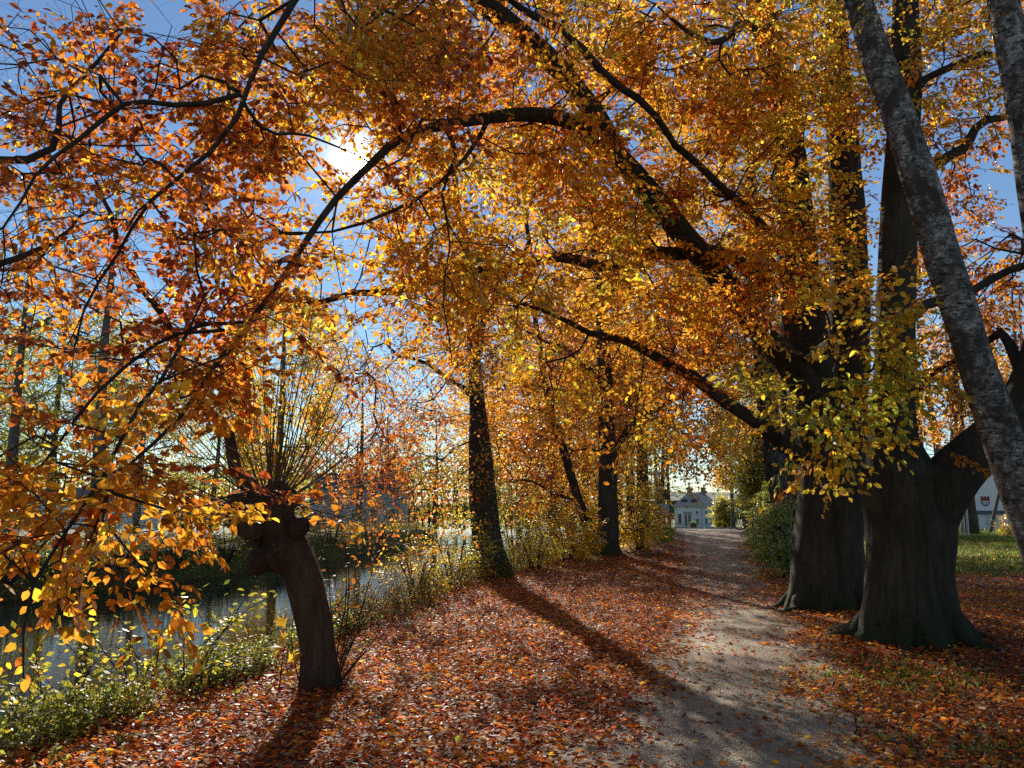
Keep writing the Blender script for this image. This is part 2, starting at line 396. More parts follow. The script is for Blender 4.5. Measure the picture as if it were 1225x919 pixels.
# ------------------------------------------------------------------ leaves
PAL = np.array([(.24, .05, .014), (.46, .135, .014), (.56, .25, .018), (.6, .38, .025), (.36, .34, .04), (.16, .22, .035), (.07, .11, .03)])
def palcol(t, jit=.35, val=.3):
    t = np.clip(t + rng.normal(0, jit, len(t)), 0, len(PAL) - 1.001); i = t.astype(int); f = (t - i)[:, None]
    c = PAL[i] * (1 - f) + PAL[i + 1] * f
    return np.clip(c * np.exp(rng.normal(0, val, len(t)))[:, None], 0, .85)
def unit(a): return a / (np.linalg.norm(a, axis=-1, keepdims=True) + 1e-9)
def leaf_geom(P, D, Nn, S, near=True, wid=.62):
    """P base, D direction, Nn normal, S length"""
    D = unit(D); B = unit(np.cross(Nn, D)); Nn = np.cross(D, B); S = S[:, None]; n = len(P)
    if near:
        fold = rng.uniform(.02, .16, (n, 1)) * S; cur = rng.uniform(-.12, .08, (n, 1)) * S; ww = wid * .5 * rng.uniform(.85, 1.15, (n, 1))
        V = np.stack([P, P + D * S * .32 + B * S * ww * .95 + Nn * fold, P + D * S * .72 + B * S * ww * .72 + Nn * (fold + cur * .5), P + D * S + Nn * cur,
                      P + D * S * .72 - B * S * ww * .72 + Nn * (fold + cur * .5), P + D * S * .32 - B * S * ww * .95 + Nn * fold], 1).reshape(-1, 3)
        k = (np.arange(n) * 6)[:, None]
        return V, np.concatenate([k + np.array([[0, 3, 2, 1]]), k + np.array([[0, 5, 4, 3]])], 1).reshape(-1, 4), 2
    V = np.stack([P, P + D * S * .5 + B * S * wid * .5, P + D * S, P + D * S * .5 - B * S * wid * .5], 1).reshape(-1, 3)
    return V, (np.arange(n) * 4)[:, None] + np.array([[0, 1, 2, 3]]), 1
def leaves_obj(name, P, D, Nn, S, T, mat, parent=None, near=True, wid=.62, origin=None, jit=.35, val=.3):
    V, Q, k = leaf_geom(P, D, Nn, S, near, wid)
    return raw_mesh(name, V, Q, mat, parent, False, attrs={'leafcol': ('FACE', np.repeat(palcol(T, jit, val), k, axis=0))}, origin=origin)

def segs_geom(A, B, ra, rb, n=4):
    """prisms for many segments at once"""
    T = unit(B - A); up = np.where(np.abs(T[:, 2:3]) > .9, np.array([[1.0, 0, 0]]), np.array([[0, 0, 1.0]]))
    X = unit(np.cross(T, up)); Y = np.cross(T, X); ph = np.arange(n) / n * 2 * math.pi
    ring = X[:, None] * np.cos(ph)[None, :, None] + Y[:, None] * np.sin(ph)[None, :, None]
    V = np.concatenate([A[:, None] + ring * ra[:, None, None], B[:, None] + ring * rb[:, None, None]], 1).reshape(-1, 3)
    k = (np.arange(len(A)) * 2 * n)[:, None]; j = np.arange(n); j2 = (j + 1) % n
    q = np.stack([j, j2, j2 + n, j + n], 1).reshape(1, -1)
    return V, (k + q).reshape(-1, 4)

# spray template: a flat leafy twig along +x, z up
def spray_template(seed, nside=6, pitch=.07, leafy=1.0):
    r = np.random.default_rng(seed); seg = []; lf = []
    def twig(p, d, L, w):
        n = max(2, int(L / .16)); q = p.copy(); dd = d.copy()
        for i in range(n):
            d2 = unit(dd + np.array((r.normal(0, .12), r.normal(0, .12), r.normal(-.03, .07)))); q2 = q + d2 * L / n
            seg.append((q, q2, w * (1 - .7 * i / n))); 
            m = max(1, int(L / n / pitch))
            for k in range(m):
                if r.random() > leafy: continue
                s = 1 if (k + i) % 2 else -1; b = np.cross((0, 0, 1.0), d2)
                ld = unit(d2 * .7 + b * s * .8 + np.array((0, 0, r.normal(-.15, .25))))
                lf.append((q + (q2 - q) * (k + .5) / m, ld))
            q, dd = q2, d2
        lf.append((q, dd))
        return
    x = np.array((1.0, 0, 0)); p = np.zeros(3); d = x.copy(); main = []
    for i in range(7):
        d = unit(d + np.array((0, r.normal(0, .13), r.normal(-.02, .07)))); q = p + d / 7
        seg.append((p, q, 1.0 - .1 * i)); main.append((p, d)); p = q
        if r.random() < leafy: lf.append((q, unit(d + np.cross((0, 0, 1.0), d) * (1 if i % 2 else -1))))
    for i in range(nside):
        t = .12 + .8 * i / nside; k = int(t * 7); s = 1 if i % 2 else -1
        p0, d0 = main[k]; b = np.cross((0, 0, 1.0), d0)
        dd = unit(d0 * .75 + b * s * r.uniform(.5, .95) + np.array((0, 0, r.normal(0, .15))))
        twig(p0, dd, (.55 - .35 * t) * r.uniform(.7, 1.2), .5)
    A = np.array([a for a, b, c in seg]); B = np.array([b for a, b, c in seg]); Wd = np.array([c for a, b, c in seg])
    return A, B, Wd, np.array([a for a, b in lf]), np.array([b for a, b in lf])
TPL = [spray_template(s) for s in range(8)]
TPL_BARE = [spray_template(s + 50, 8, .3, .25) for s in range(6)]

def grow(limbs, T, bf=.35, step=.3, sag=.12, wob=.06):
    """limbs: list of resampled point arrays; T targets. greedy balanced spanning growth. returns nodes, parent, and node index of each target"""
    base = np.concatenate([l for l in limbs]); nb = len(base)
    cap = nb + len(T) * 8 + 10
    pos = np.zeros((cap, 3)); pos[:nb] = base; par = -np.ones(cap, int); pl = np.zeros(cap); n = nb
    best = np.full(len(T), 1e9); bi = np.zeros(len(T), int)
    for s in range(0, nb, 400):
        d = np.linalg.norm(T[:, None] - pos[None, s:min(nb, s + 400)], axis=2); k = d.argmin(1); dm = d[np.arange(len(T)), k]
        m = dm < best; best[m] = dm[m]; bi[m] = k[m] + s
    done = np.zeros(len(T), bool); tn = np.zeros(len(T), int)
    bestc = best.copy()
    for it in range(len(T)):
        i = int(np.argmin(np.where(done, 1e18, bestc))); done[i] = True; a = bi[i]; A = pos[a]; Bp = T[i]
        L = np.linalg.norm(Bp - A); k = int(min(7, max(1, round(L / step)))); prev = a; n0 = n
        for j in range(1, k + 1):
            t = j / k; p = A + (Bp - A) * t
            if j < k:
                p = p + rng.normal(0, wob, 3) * min(1, L); p[2] += sag * L * 4 * t * (1 - t) * .5
            pos[n] = p; par[n] = prev; pl[n] = pl[prev] + L / k; prev = n; n += 1
        tn[i] = n - 1
        new = pos[n0:n]; c = np.linalg.norm(T[:, None] - new[None], axis=2) + bf * pl[None, n0:n]
        kk = c.argmin(1); cm = c[np.arange(len(T)), kk]; m = (cm < bestc) & ~done
        bestc[m] = cm[m]; bi[m] = kk[m] + n0
    return pos[:n], par[:n], tn, nb

class Tree:
    def __init__(s, name, label, cat, base, bark, twig=None, leaf=None, group=None):
        s.base = np.array((base[0], base[1], Hs(base[0], base[1]))); s.root = thing(name, tuple(s.base), label, cat, group)
        s.bark = bark; s.twigm = twig or M_twig; s.leafm = leaf or M_leaf; s.limbs = []; s.tr = MB(); s.ends = []
        s.T = []; s.col = []; s.scl = []
    def limb(s, pts, rad, sides=14, step=.25, rough=.05, flare=None, grow_from=0.0, wobble=0.0):
        P, r = resample(pts, rad, step)
        if wobble:
            k = np.arange(len(P)) * step; e = min(1, 8 / len(P)); ph_ = rng.uniform(0, 6, 6)
            env = np.minimum(1, np.arange(len(P)) / 4)[:, None]
            amp = wobble * (.35 + 2.2 * (r / r.max())[::-1] ** 0)[:, None]
            P = P + env * amp * np.stack([np.sin(k * 2.1 + ph_[0]) * .5 + np.sin(k * 5.3 + ph_[1]) * .3, np.sin(k * 2.4 + ph_[2]) * .5, np.sin(k * 1.9 + ph_[3]) * .5 + np.sin(k * 6.1 + ph_[4]) * .3], 1)
        z0 = s.base[2]; ph0 = random.uniform(0, 6)
        def rmod(P, ph):
            out = np.ones((len(P), len(ph)))
            for i, p in enumerate(P):
                for j, a in enumerate(ph):
                    q = (p[0] * 1.3 + math.cos(a) * .6, p[1] * 1.3 + math.sin(a) * .6, p[2] * .7)
                    out[i, j] += rough * 2 * mnoise.noise(q) + rough * mnoise.noise((q[0] * 3.1, q[1] * 3.1, q[2] * 2))
                    if flare:
                        h = max(0, p[2] - z0); fl = math.exp(-h / flare[1])
                        out[i, j] += flare[0] * fl * (.1 + 1.1 * max(0, math.cos(flare[2] * a + ph0 + .8 * math.sin(a * 2 + ph0))) ** 1.5) + .06 * math.exp(-h / 2.5) * math.cos((flare[2] + 1) * a + ph0 * 2)
            return out
        V, Q = sweep(P, r, sides, True, rmod); s.tr.add(V, Q)
        k = int(grow_from * len(P)); s.limbs.append(P[k:])
        return P
    def roots(s, r, n=7, L=.75):
        for k in range(n):
            a = k * 2 * math.pi / n + rng.uniform(-.25, .25); L_ = L * rng.uniform(.6, 1.2); P = []; w0 = rng.uniform(.07, .12)
            for (q, z) in ((.62, .34), (.95, .13), (1.15, .04), (1.15 + L_ * .6, 0), (1.15 + L_, -.05)):
                x = s.base[0] + math.cos(a) * r * q; y = s.base[1] + math.sin(a) * r * q; P.append((x, y, Hs(x, y) + z - .02)); a += rng.uniform(-.08, .08)
            P, q = resample(P, [w0 * 1.5, w0 * 1.25, w0, w0 * .7, .02], .06); V, Q = sweep(P, q, 10, True, lambda P, ph: 1 + .12 * np.sin(P[:, 0:1] * 19 + 2 * ph[None]) + .08 * np.sin(P[:, 1:2] * 31 + ph[None])); s.tr.add(V, Q)
    def region(s, u, v, ru, rv, d0, d1, n, t, scale=1.0, tj=.6):
        k = 0; tries = 0
        while k < n:
            tries += 1
            a, b = rng.uniform(-1, 1, 2)
            if a * a + b * b > 1: continue
            p = W(u + a * ru, v + b * rv, rng.uniform(d0, d1)); gap = math.hypot(u + a * ru - 415, v + b * rv - 193)
            if gap < 36 or (gap < 85 and rng.random() < .5): continue
            if p[2] < Hs(p[0], p[1]) + .25 or (p[1] < 4.2 and abs(p[0]) < .5): 
                if tries > n * 30: break
                continue
            # clumpy: thin out by 3d noise
            if mnoise.noise(Vector(p * (.9 if d1 < 14 else .35)) + Vector((3.3, 1.7, s.base[0]))) < rng.uniform(-.35, .22): 
                if tries > n * 30: break
                continue
            s.T.append(p); s.col.append(t + rng.normal(0, tj) + 1.6 * mnoise.noise(Vector(p * (.6 if d1 < 14 else .25)))); s.scl.append(scale); k += 1
    def ball(s, c, r, n, t, scale=1.0, tj=.4, hollow=.3, thin=.2):
        c = np.array(c, float); r = np.array(r, float); k = 0
        while k < n:
            a = rng.normal(0, 1, 3); a /= np.linalg.norm(a); a *= rng.uniform(hollow, 1) ** (1 / 2.2)
            p = c + a * r
            if p[2] < Hs(p[0], p[1]) + .1: continue
            if mnoise.noise(Vector(p * (1.6 / max(r))) * 1.5 + Vector((s.base[0], 0, 0))) < rng.uniform(-.45, thin): continue
            s.T.append(p); s.col.append(t + rng.normal(0, tj)); s.scl.append(scale); k += 1
    def finish(s, near=True, spray=.6, leaf=.068, rtip=.004, droop=.15, bare=False, tilt=.36, bf=.35, step=.3, sag=.12, wob=.06, keep=1.0, pw=.42, rmax=.05, sides=4, wid=.62, jit=.35, val=.3, crown='crown', tr_smooth=True):
        if s.tr.n: s.tr.build('trunk', s.bark, s.root, tr_smooth, origin=s.base)
        if not s.T: return s.root
        T = np.array(s.T); col = np.array(s.col); scl = np.array(s.scl)
        pos, par, tn, nb = grow(s.limbs, T, bf, step, sag, wob)
        cnt = np.zeros(len(pos)); np.add.at(cnt, tn, 1)
        for i in range(len(pos) - 1, nb - 1, -1):
            if par[i] >= nb: cnt[par[i]] += cnt[i]
        rad = np.minimum(rtip * np.maximum(cnt, 1) ** pw, rmax)
        ii = np.arange(nb, len(pos)); pa = par[ii]; ra = np.where(pa >= nb, rad[np.maximum(pa, nb)], rad[ii]); ra = np.minimum(ra, rad[ii] * 1.6)
        SV, SQ = segs_geom(pos[pa], pos[ii], ra, rad[ii], 5 if near else 3)
        V = [SV]; Q = [SQ]; off = len(SV)
        # sprays
        D = unit(pos[tn] - pos[par[tn]]); D = unit(D * .8 + np.stack([np.zeros(len(T)), np.zeros(len(T)), -droop * np.ones(len(T))], 1) + rng.normal(0, .25, (len(T), 3)))
        Z = unit(np.array([[0, 0, 1.0]]) + rng.normal(0, .2, (len(T), 3))); Yx = unit(np.cross(Z, D)); Z = np.cross(D, Yx)
        LP = []; LD = []; LN = []; LC = []; LS = []; tp = TPL_BARE if bare else TPL
        var = rng.integers(0, len(tp), len(T))
        for vi, (A, B, Wd, Lp, Ld) in enumerate(tp):
            m = var == vi
            if not m.any(): continue
            L = (spray * scl[m] * rng.uniform(.7, 1.3, m.sum()))[:, None, None]; O = T[m][:, None]; d_, y_, z_ = D[m][:, None], Yx[m][:, None], Z[m][:, None]
            def tf(X, pt=True):
                Y = X[None, :, 0:1] * d_ + X[None, :, 1:2] * y_ + X[None, :, 2:3] * z_
                return O + Y * L if pt else Y
            a = tf(A).reshape(-1, 3); b = tf(B).reshape(-1, 3)
            ww = np.tile(Wd * rtip * .75, m.sum())
            sv, sq = segs_geom(a, b, ww, ww * .8, 3); V.append(sv); Q.append(sq + off); off += len(sv)
            P = tf(Lp); dd = tf(Ld, False); kk = P.shape[1]
            keepm = rng.random(P.shape[:2]) < keep
            LP.append(P[keepm]); LD.append(dd[keepm]); LC.append(np.repeat(col[m][:, None], kk, 1)[keepm]); LN.append(np.repeat(z_, kk, 1)[keepm])
            LS.append(np.repeat((scl[m] ** .5)[:, None], kk, 1)[keepm])
        raw_mesh('branches', np.concatenate(V), np.concatenate(Q), s.twigm, s.root, True, origin=s.base)
        P = np.concatenate(LP); 
        if len(P):
            D_ = unit(np.concatenate(LD) + rng.normal(0, .3, P.shape) + np.array([[0, 0, -.25]])); Nn = unit(np.concatenate(LN) + rng.normal(0, tilt, P.shape)); c = np.concatenate(LC)
            leaves_obj(crown, P, D_, Nn, leaf * np.concatenate(LS) * rng.uniform(.55, 1.3, len(P)), c, s.leafm, s.root, near, wid, origin=s.base, jit=jit, val=val)
        s.nl = len(P)
        return s.root
def L3(pts): return [W(*p[:3]) for p in pts], [p[3] for p in pts]
def gbase(u, d):
    p = W(u, 700, d); return p[0], d, Hs(p[0], d)

# ------------------------------------------------------------------ big beech behind (carries the arching limb over the picture)
def G(u, d, dz=-.1, r=None):
    b = gbase(u, d); return (np.array((b[0], b[1], b[2] + dz)))
b = gbase(990, 11.7)
TB = Tree('beech_tree', 'second big beech from the camera, its long dark limb arching over to the left', 'tree', b, M_beech, group='big beeches beside the path')
def limb_w(T, pts, **k): 
    P, r = [], []
    for p in pts:
        P.append(np.array(p[0]) if len(p) == 2 else W(p[0], p[1], p[2])); r.append(p[-1])
    if len(P) and max(r) < .16: k.setdefault('wobble', .05 if max(r) > .05 else .035)
    return T.limb(P, r, **k)
limb_w(TB, [(G(990, 11.7, -.25), .56), (G(990, 11.7, .12), .54), (989, 690, 11.7, .5), (990, 640, 11.7, .47), (993, 590, 11.7, .47), (988, 530, 11.7, .42), (966, 440, 11.65, .36), (956, 340, 11.6, .31), (950, 250, 11.6, .28), (933, 120, 11.6, .25), (908, 0, 11.6, .21), (890, -130, 11.6, .16), (875, -260, 11.7, .07)],
       sides=28, step=.16, flare=(.3, .32, 5), grow_from=.45)
limb_w(TB, [(1000, 600, 11.75, .3), (1008, 530, 11.8, .34), (1014, 440, 11.9, .31), (1016, 300, 12, .28), (1008, 180, 12.1, .25), (1000, 60, 12.2, .2), (1003, -100, 12.3, .14), (1010, -240, 12.4, .06)], sides=18, step=.2, grow_from=.3)
# arching limb
ARCH = [(972, 470, 11.4, .22), (945, 435, 11.2, .2), (905, 392, 10.9, .18), (868, 340, 10.5, .165), (825, 290, 10.1, .16), (790, 245, 9.7, .15), (742, 190, 9.3, .12), (695, 150, 8.9, .1), (640, 137, 8.5, .09), (585, 141, 8.1, .066), (530, 150, 7.8, .052), (480, 165, 7.5, .045), (445, 195, 7.2, .038), (400, 240, 6.9, .032), (365, 290, 6.7, .028), (335, 335, 6.5, .024), (300, 385, 6.3, .021), (255, 440, 6.0, .02), (215, 500, 5.7, .015), (150, 560, 5.3, .011), (80, 620, 4.9, .008), (20, 690, 4.5, .004)]
limb_w(TB, ARCH, sides=12, rough=.08)
limb_w(TB, [(925, 350, 11.1, .1), (880, 318, 10.8, .1), (830, 300, 10.4, .095), (790, 298, 10.2, .085), (740, 310, 10, .075), (660, 313, 9.7, .065), (600, 322, 9.4, .055), (550, 335, 9.2, .05), (480, 345, 9, .042), (430, 351, 8.8, .038), (380, 353, 8.7, .032), (330, 359, 8.6, .026), (290, 372, 8.4, .02), (240, 392, 8.2, .012), (200, 420, 8, .006)], sides=10)
limb_w(TB, [(975, 560, 11.4, .13), (945, 535, 11.15, .115), (915, 512, 11, .1), (870, 480, 10.7, .09), (820, 450, 10.4, .075), (770, 422, 10.1, .06), (720, 398, 9.9, .045), (650, 370, 9.6, .025), (600, 350, 9.4, .008)], sides=10)
limb_w(TB, [(745, 192, 9.3, .1), (715, 130, 9.1, .13), (670, 85, 8.9, .13), (620, 52, 8.7, .13), (580, 15, 8.5, .12), (545, -25, 8.3, .11), (480, -100, 8.1, .08), (380, -190, 7.9, .05)], sides=12)
limb_w(TB, [(610, 0, 7.6, .03), (640, 20, 7.8, .04), (690, 55, 8, .045), (740, 100, 8.3, .045), (800, 160, 8.8, .04), (870, 230, 9.6, .05), (930, 300, 10.8, .06)], sides=8)
limb_w(TB, [(800, 20, 8.6, .02), (850, 50, 8.8, .035), (900, 40, 9.5, .05), (935, 90, 11, .07)], sides=8)
limb_w(TB, [(530, 150, 7.8, .03), (548, 185, 7.7, .018), (532, 240, 7.6, .013), (541, 300, 7.5, .01), (528, 370, 7.5, .007), (533, 430, 7.4, .004)], sides=6)
limb_w(TB, [(585, 141, 8.1, .03), (560, 190, 8, .025), (500, 235, 7.8, .022), (430, 262, 7.6, .018), (360, 275, 7.4, .01)], sides=6)
limb_w(TB, [(600, -90, 7, .04), (480, -60, 6.6, .035), (375, -20, 6.2, .03), (310, 70, 6.0, .024), (275, 135, 5.9, .02), (215, 205, 5.8, .016), (165, 270, 5.6, .012), (125, 340, 5.5, .01), (90, 430, 5.4, .006)], sides=8)
limb_w(TB, [(287, 113, 6.0, .022), (240, 122, 5.8, .022), (180, 124, 5.6, .02), (125, 146, 5.4, .018), (70, 192, 5.2, .014), (20, 245, 5.0, .009), (-30, 290, 4.8, .005)], sides=6)
limb_w(TB, [(285, 110, 6.0, .016), (312, 152, 6.1, .014), (345, 160, 6.2, .013), (390, 166, 6.3, .009)], sides=6)
for c, t in ((300, 388), (240, 455)): pass
limb_w(TB, [(268, 395, 6.2, .016), (210, 405, 5.8, .014), (150, 440, 5.4, .012), (90, 500, 5.0, .01), (40, 560, 4.6, .007), (-20, 620, 4.2, .004)], sides=6)
limb_w(TB, [(300, 385, 6.3, .016), (215, 400, 5.6, .015), (190, 460, 5.1, .013), (130, 560, 4.5, .011), (60, 690, 4.0, .008), (20, 800, 3.7, .004)], sides=6)
limb_w(TB, [(960, 430, 11.3, .07), (985, 415, 10.3, .055), (1005, 420, 9.2, .04), (1000, 430, 8.2, .03), (985, 445, 7.4, .015), (975, 470, 6.9, .006)], sides=7)
TB.region(70, 590, 100, 110, 4.0, 5.4, 23, .6)
TB.region(30, 690, 45, 50, 3.7, 4.3, 8, .9)
TB.region(165, 615, 100, 55, 4.4, 5.6, 15, 1.0)
TB.region(170, 700, 40, 35, 4.0, 4.6, 7, 1.2)
TB.region(325, 590, 35, 14, 5.8, 6.3, 4, 1.2)
TB.region(225, 450, 60, 50, 5.2, 6.6, 17, 1.8)
TB.region(180, 360, 190, 110, 5.0, 7.6, 88, 1.2)
TB.region(170, 160, 190, 140, 5.2, 8.2, 115, .7)
TB.region(60, 60, 90, 110, 6, 8, 20, .6)
TB.region(400, 90, 170, 120, 6, 9, 230, 1.5)
TB.region(310, 240, 110, 90, 6.5, 8.5, 55, 1.8)
TB.region(600, 70, 220, 120, 7, 10, 340, 1.75)
TB.region(610, 260, 170, 110, 7.6, 10.5, 200, 2.3)
TB.region(470, 290, 110, 90, 7.2, 9, 45, 1.9)
TB.region(800, 130, 170, 170, 8.9, 11.2, 320, 1.85)
TB.region(820, 320, 130, 110, 9.3, 11.2, 230, 2.1)
TB.region(560, 360, 80, 70, 8.6, 10.5, 60, 2.0)
TB.region(740, 460, 120, 80, 10, 11.6, 80, 2.3)
TB.region(930, 110, 110, 120, 8.6, 10.6, 170, 2.1)
TB.region(960, 300, 60, 80, 8.6, 10.6, 50, 2.5)
TB.region(1000, 430, 75, 65, 6.8, 7.8, 46, 3.4, 1.25, .25)
TB.region(990, 535, 40, 30, 7.2, 8.0, 8, 2.8, 1.2)
TB.ball((3.5, 12.5, 11), (5, 4, 3.5), 260, 2.0, 1.5)
TB.roots(.55); TB.finish(spray=.56, leaf=.075, val=.4, rtip=.004, jit=.4)

T = Tree('bare_tree', 'leafless tree rooted beyond the left edge, its fine twigs crossing the upper left sky', 'tree', (-4.6, 3.6), M_dark)
limb_w(T, [(np.array((-4.6, 3.6, Hs(-4.6, 3.6) - .3)), .16), (np.array((-4.7, 4.0, 2.0)), .13), (np.array((-4.9, 4.8, 4.0)), .1), (np.array((-4.8, 5.6, 5.8)), .06), (np.array((-4.4, 6.2, 7.4)), .02)], sides=10, grow_from=.5)
limb_w(T, [(np.array((-4.85, 4.6, 3.6)), .05), (30, 180, 5.6, .03), (90, 110, 6.2, .02), (150, 40, 6.8, .01)], sides=6)
limb_w(T, [(np.array((-4.8, 4.3, 3.0)), .05), (-20, 330, 5.4, .03), (60, 290, 6.2, .018), (120, 240, 6.8, .008)], sides=6)
T.region(90, 110, 150, 130, 5.2, 7.6, 90, 1.5)
T.region(60, 330, 110, 90, 5.4, 7.4, 40, 1.5)
T.finish(spray=.6, leaf=.05, rtip=.003, bare=True, keep=.25)
# ------------------------------------------------------------------ front beech
b = gbase(1088, 9.07)
TA = Tree('beech_tree', 'front beech with mossy foot, forking low into an upright stem and a bent limb', 'tree', b, M_beech, group='big beeches beside the path')
limb_w(TA, [(G(1088, 9.07, -.25), .52), (G(1088, 9.07, .1), .5), (1088, 735, 9.07, .47), (1088, 680, 9.07, .44), (1088, 630, 9.07, .46), (1080, 580, 9.07, .42), (1070, 530, 9.1, .27), (1070, 460, 9.15, .225), (1072, 340, 9.2, .215), (1078, 200, 9.3, .2), (1084, 80, 9.4, .18), (1082, -50, 9.5, .15), (1075, -220, 9.6, .08)],
       sides=30, step=.14, flare=(.34, .28, 5), grow_from=.55)
limb_w(TA, [(1095, 650, 9.05, .3), (1113, 604, 8.95, .33), (1144, 566, 8.85, .28), (1182, 530, 8.8, .26), (1212, 500, 8.8, .25), (1240, 440, 8.8, .22), (1265, 340, 8.9, .18), (1290, 200, 9, .12), (1300, 50, 9, .06)], sides=20, step=.15, grow_from=.5)
limb_w(TA, [(1044, 560, 9.1, .14), (1051, 610, 9.1, .17), (1058, 670, 9.05, .17), (1056, 750, 9.0, .2)], sides=14, step=.2)
limb_w(TA, [(1085, 380, 9.2, .07), (1115, 362, 9.3, .065), (1150, 342, 9.4, .055), (1200, 325, 9.6, .05), (1260, 300, 9.8, .04)], sides=8)
limb_w(TA, [(1080, 215, 9.3, .08), (1120, 195, 9.5, .07), (1160, 165, 9.8, .06), (1205, 142, 10, .05), (1260, 120, 10.2, .03)], sides=8)
limb_w(TA, [(1085, 120, 9.4, .06), (1110, 95, 9.5, .05), (1150, 75, 9.7, .045), (1200, 66, 10, .035), (1250, 50, 10.2, .02)], sides=8)
limb_w(TA, [(1230, 470, 8.8, .08), (1200, 400, 9.2, .05), (1160, 420, 9.6, .04), (1110, 450, 10, .03), (1090, 470, 10.3, .02)], sides=8)
TA.region(1140, 90, 100, 120, 8.4, 11, 140, 2.1)
TA.region(1060, 60, 60, 110, 8.6, 10, 40, 2.2)
TA.region(1170, 290, 80, 100, 9.5, 12, 105, 1.2)
TA.region(1150, 460, 80, 25, 9.5, 11, 30, 1.6)
TA.region(1115, 535, 45, 12, 8.2, 8.6, 4, 2.3)
TA.region(1190, 380, 50, 50, 9.5, 12, 16, 1.0)
TA.ball((6.5, 9.5, 10), (3.5, 3.5, 3.2), 180, 2.0, 1.5)
TA.roots(.54, 8); TA.finish(spray=.52, leaf=.068, rtip=.0035)

# ------------------------------------------------------------------ two white birches leaning in at the right edge
b = W(1292, 845, 7.0)
T = Tree('birch_tree', 'leaning birch with patchy white bark crossing in front of the forked beech', 'tree', (b[0], b[1]), M_birch, group='birches at the right edge')
limb_w(T, [(1306, 850, 7, 0.211), (1288, 785, 7, 0.185), (1268, 715, 7, 0.176), (1246, 655, 7, 0.172), (1227, 600, 7, 0.172), (1204, 540, 7, 0.167), (1175, 460, 7, 0.163), (1150, 380, 7, 0.158), (1128, 310, 7, 0.154), (1105, 230, 7, 0.150), (1076, 140, 7, 0.145), (1046, 60, 7, 0.136), (1020, -20, 7, 0.132), (985, -130, 7.1, 0.106), (940, -280, 7.2, 0.044)], sides=18, step=.12, rough=.09, grow_from=.85)
T.ball((2.8, 7.4, 7.2), (1.2, 1.2, .9), 40, 3.0, 1)
T.finish(spray=.45, leaf=.045, rtip=.003)
b = W(1290, 830, 6.6)
T = Tree('birch_tree', 'dark birch stem entering only at the upper right corner of the view', 'tree', (b[0] + .3, b[1]), M_birch, group='birches at the right edge')
limb_w(T, [(1345, 870, 6.6, .2), (1325, 760, 6.6, .17), (1300, 600, 6.6, .16), (1270, 430, 6.6, .15), (1243, 250, 6.6, .145), (1228, 150, 6.6, .14), (1212, 60, 6.6, .135), (1197, -20, 6.6, .13), (1175, -180, 6.7, .08)], sides=16, step=.15, rough=.08, grow_from=.85)
T.ball((3.9, 6.8, 6.6), (1.0, 1.0, .7), 30, 3.0, 1)
T.finish(spray=.45, leaf=.045, rtip=.003)

# ------------------------------------------------------------------ pollard willow by the water
b = gbase(385, 7.2)
T = Tree('pollard_willow', 'pollarded willow leaning over the river bank with a knobby head of thin whips', 'tree', b, M_willow)
limb_w(T, [(G(387, 7.2, -.2), .2), (G(386, 7.2, .05), .175), (380, 770, 7.2, .155), (372, 725, 7.2, .16), (364, 690, 7.2, .17), (352, 662, 7.2, .185), (340, 640, 7.2, .195), (330, 620, 7.2, .195), (325, 600, 7.2, .19), (322, 588, 7.2, .12)], sides=22, step=.06, rough=.13, flare=(.3, .2, 4))
for (u, v, r, du, dv, dd) in ((352, 640, .1, 20, -8, -.1), (315, 640, .11, -10, 16, -.16), (300, 640, .1, -28, -14, .1), (345, 600, .1, 18, -16, -.1), (305, 605, .12, -14, -20, .15), (325, 665, .1, -26, 10, -.1), (330, 590, .1, 2, -22, .1)):
    limb_w(T, [(u + 20 if du < 0 else u - 10, v + 8, 7.2, r * 1.2), (u, v, 7.2, r * 1.15), (u + du * .5, v + dv * .5, 7.2 + dd, r), (u + du * .75, v + dv * .75, 7.2 + dd, r * .4)], sides=12, step=.04, rough=.2)
limb_w(T, [(318, 610, 7.2, .1), (300, 575, 7.25, .075), (275, 535, 7.3, .06), (250, 495, 7.35, .052), (215, 440, 7.4, .045), (190, 380, 7.5, .036), (160, 310, 7.6, .028), (125, 240, 7.7, .02), (95, 150, 7.8, .014), (75, 70, 7.9, .008)], sides=8)
T.limbs = T.limbs[-1:]
wh = MB(); wp = []; wd = []
hc = W(325, 600, 7.2)
for i in range(100):
    a = rng.uniform(0, 2 * math.pi); side = rng.normal(0, 1)
    out = np.array((math.cos(a), math.sin(a) * .8, 0)); el = rng.uniform(.1, 1.45) if rng.random() < .8 else rng.uniform(-.3, .3)
    if out[0] < 0 and rng.random() < .4: el = rng.uniform(-.25, .8)
    d = unit(out * math.cos(el) + np.array((0, 0, math.sin(el)))); p = hc + out * .16 * abs(math.cos(el)) + np.array((0, 0, rng.uniform(-.3, .05) if el < .3 else .02))
    L = rng.uniform(.9, 2.3); k = 9; P = [p]; 
    for j in range(k):
        d = unit(d + rng.normal(0, .035, 3) + np.array((0, 0, .05 if el > .3 else .02))); p = p + d * L / k; P.append(p)
        if rng.random() < .09 and j > 2: wp.append(p); wd.append(unit(d + rng.normal(0, .5, 3)))
    P = np.array(P)
    if P[-1][1] < 4.5: continue
    wh.tube(P, np.linspace(rng.uniform(.004, .0095), .0015, k + 1), 5)
    if rng.random() < .5:
        j = rng.integers(2, 6); d2 = unit(P[j + 1] - P[j] + rng.normal(0, .35, 3)); q = P[j]
        wh.tube([q, q + d2 * .35, q + d2 * .75 + np.array((0, 0, .08))], [.004, .003, .0015], 4)
wh.build('whips', M_whip, T.root, True, origin=T.base)
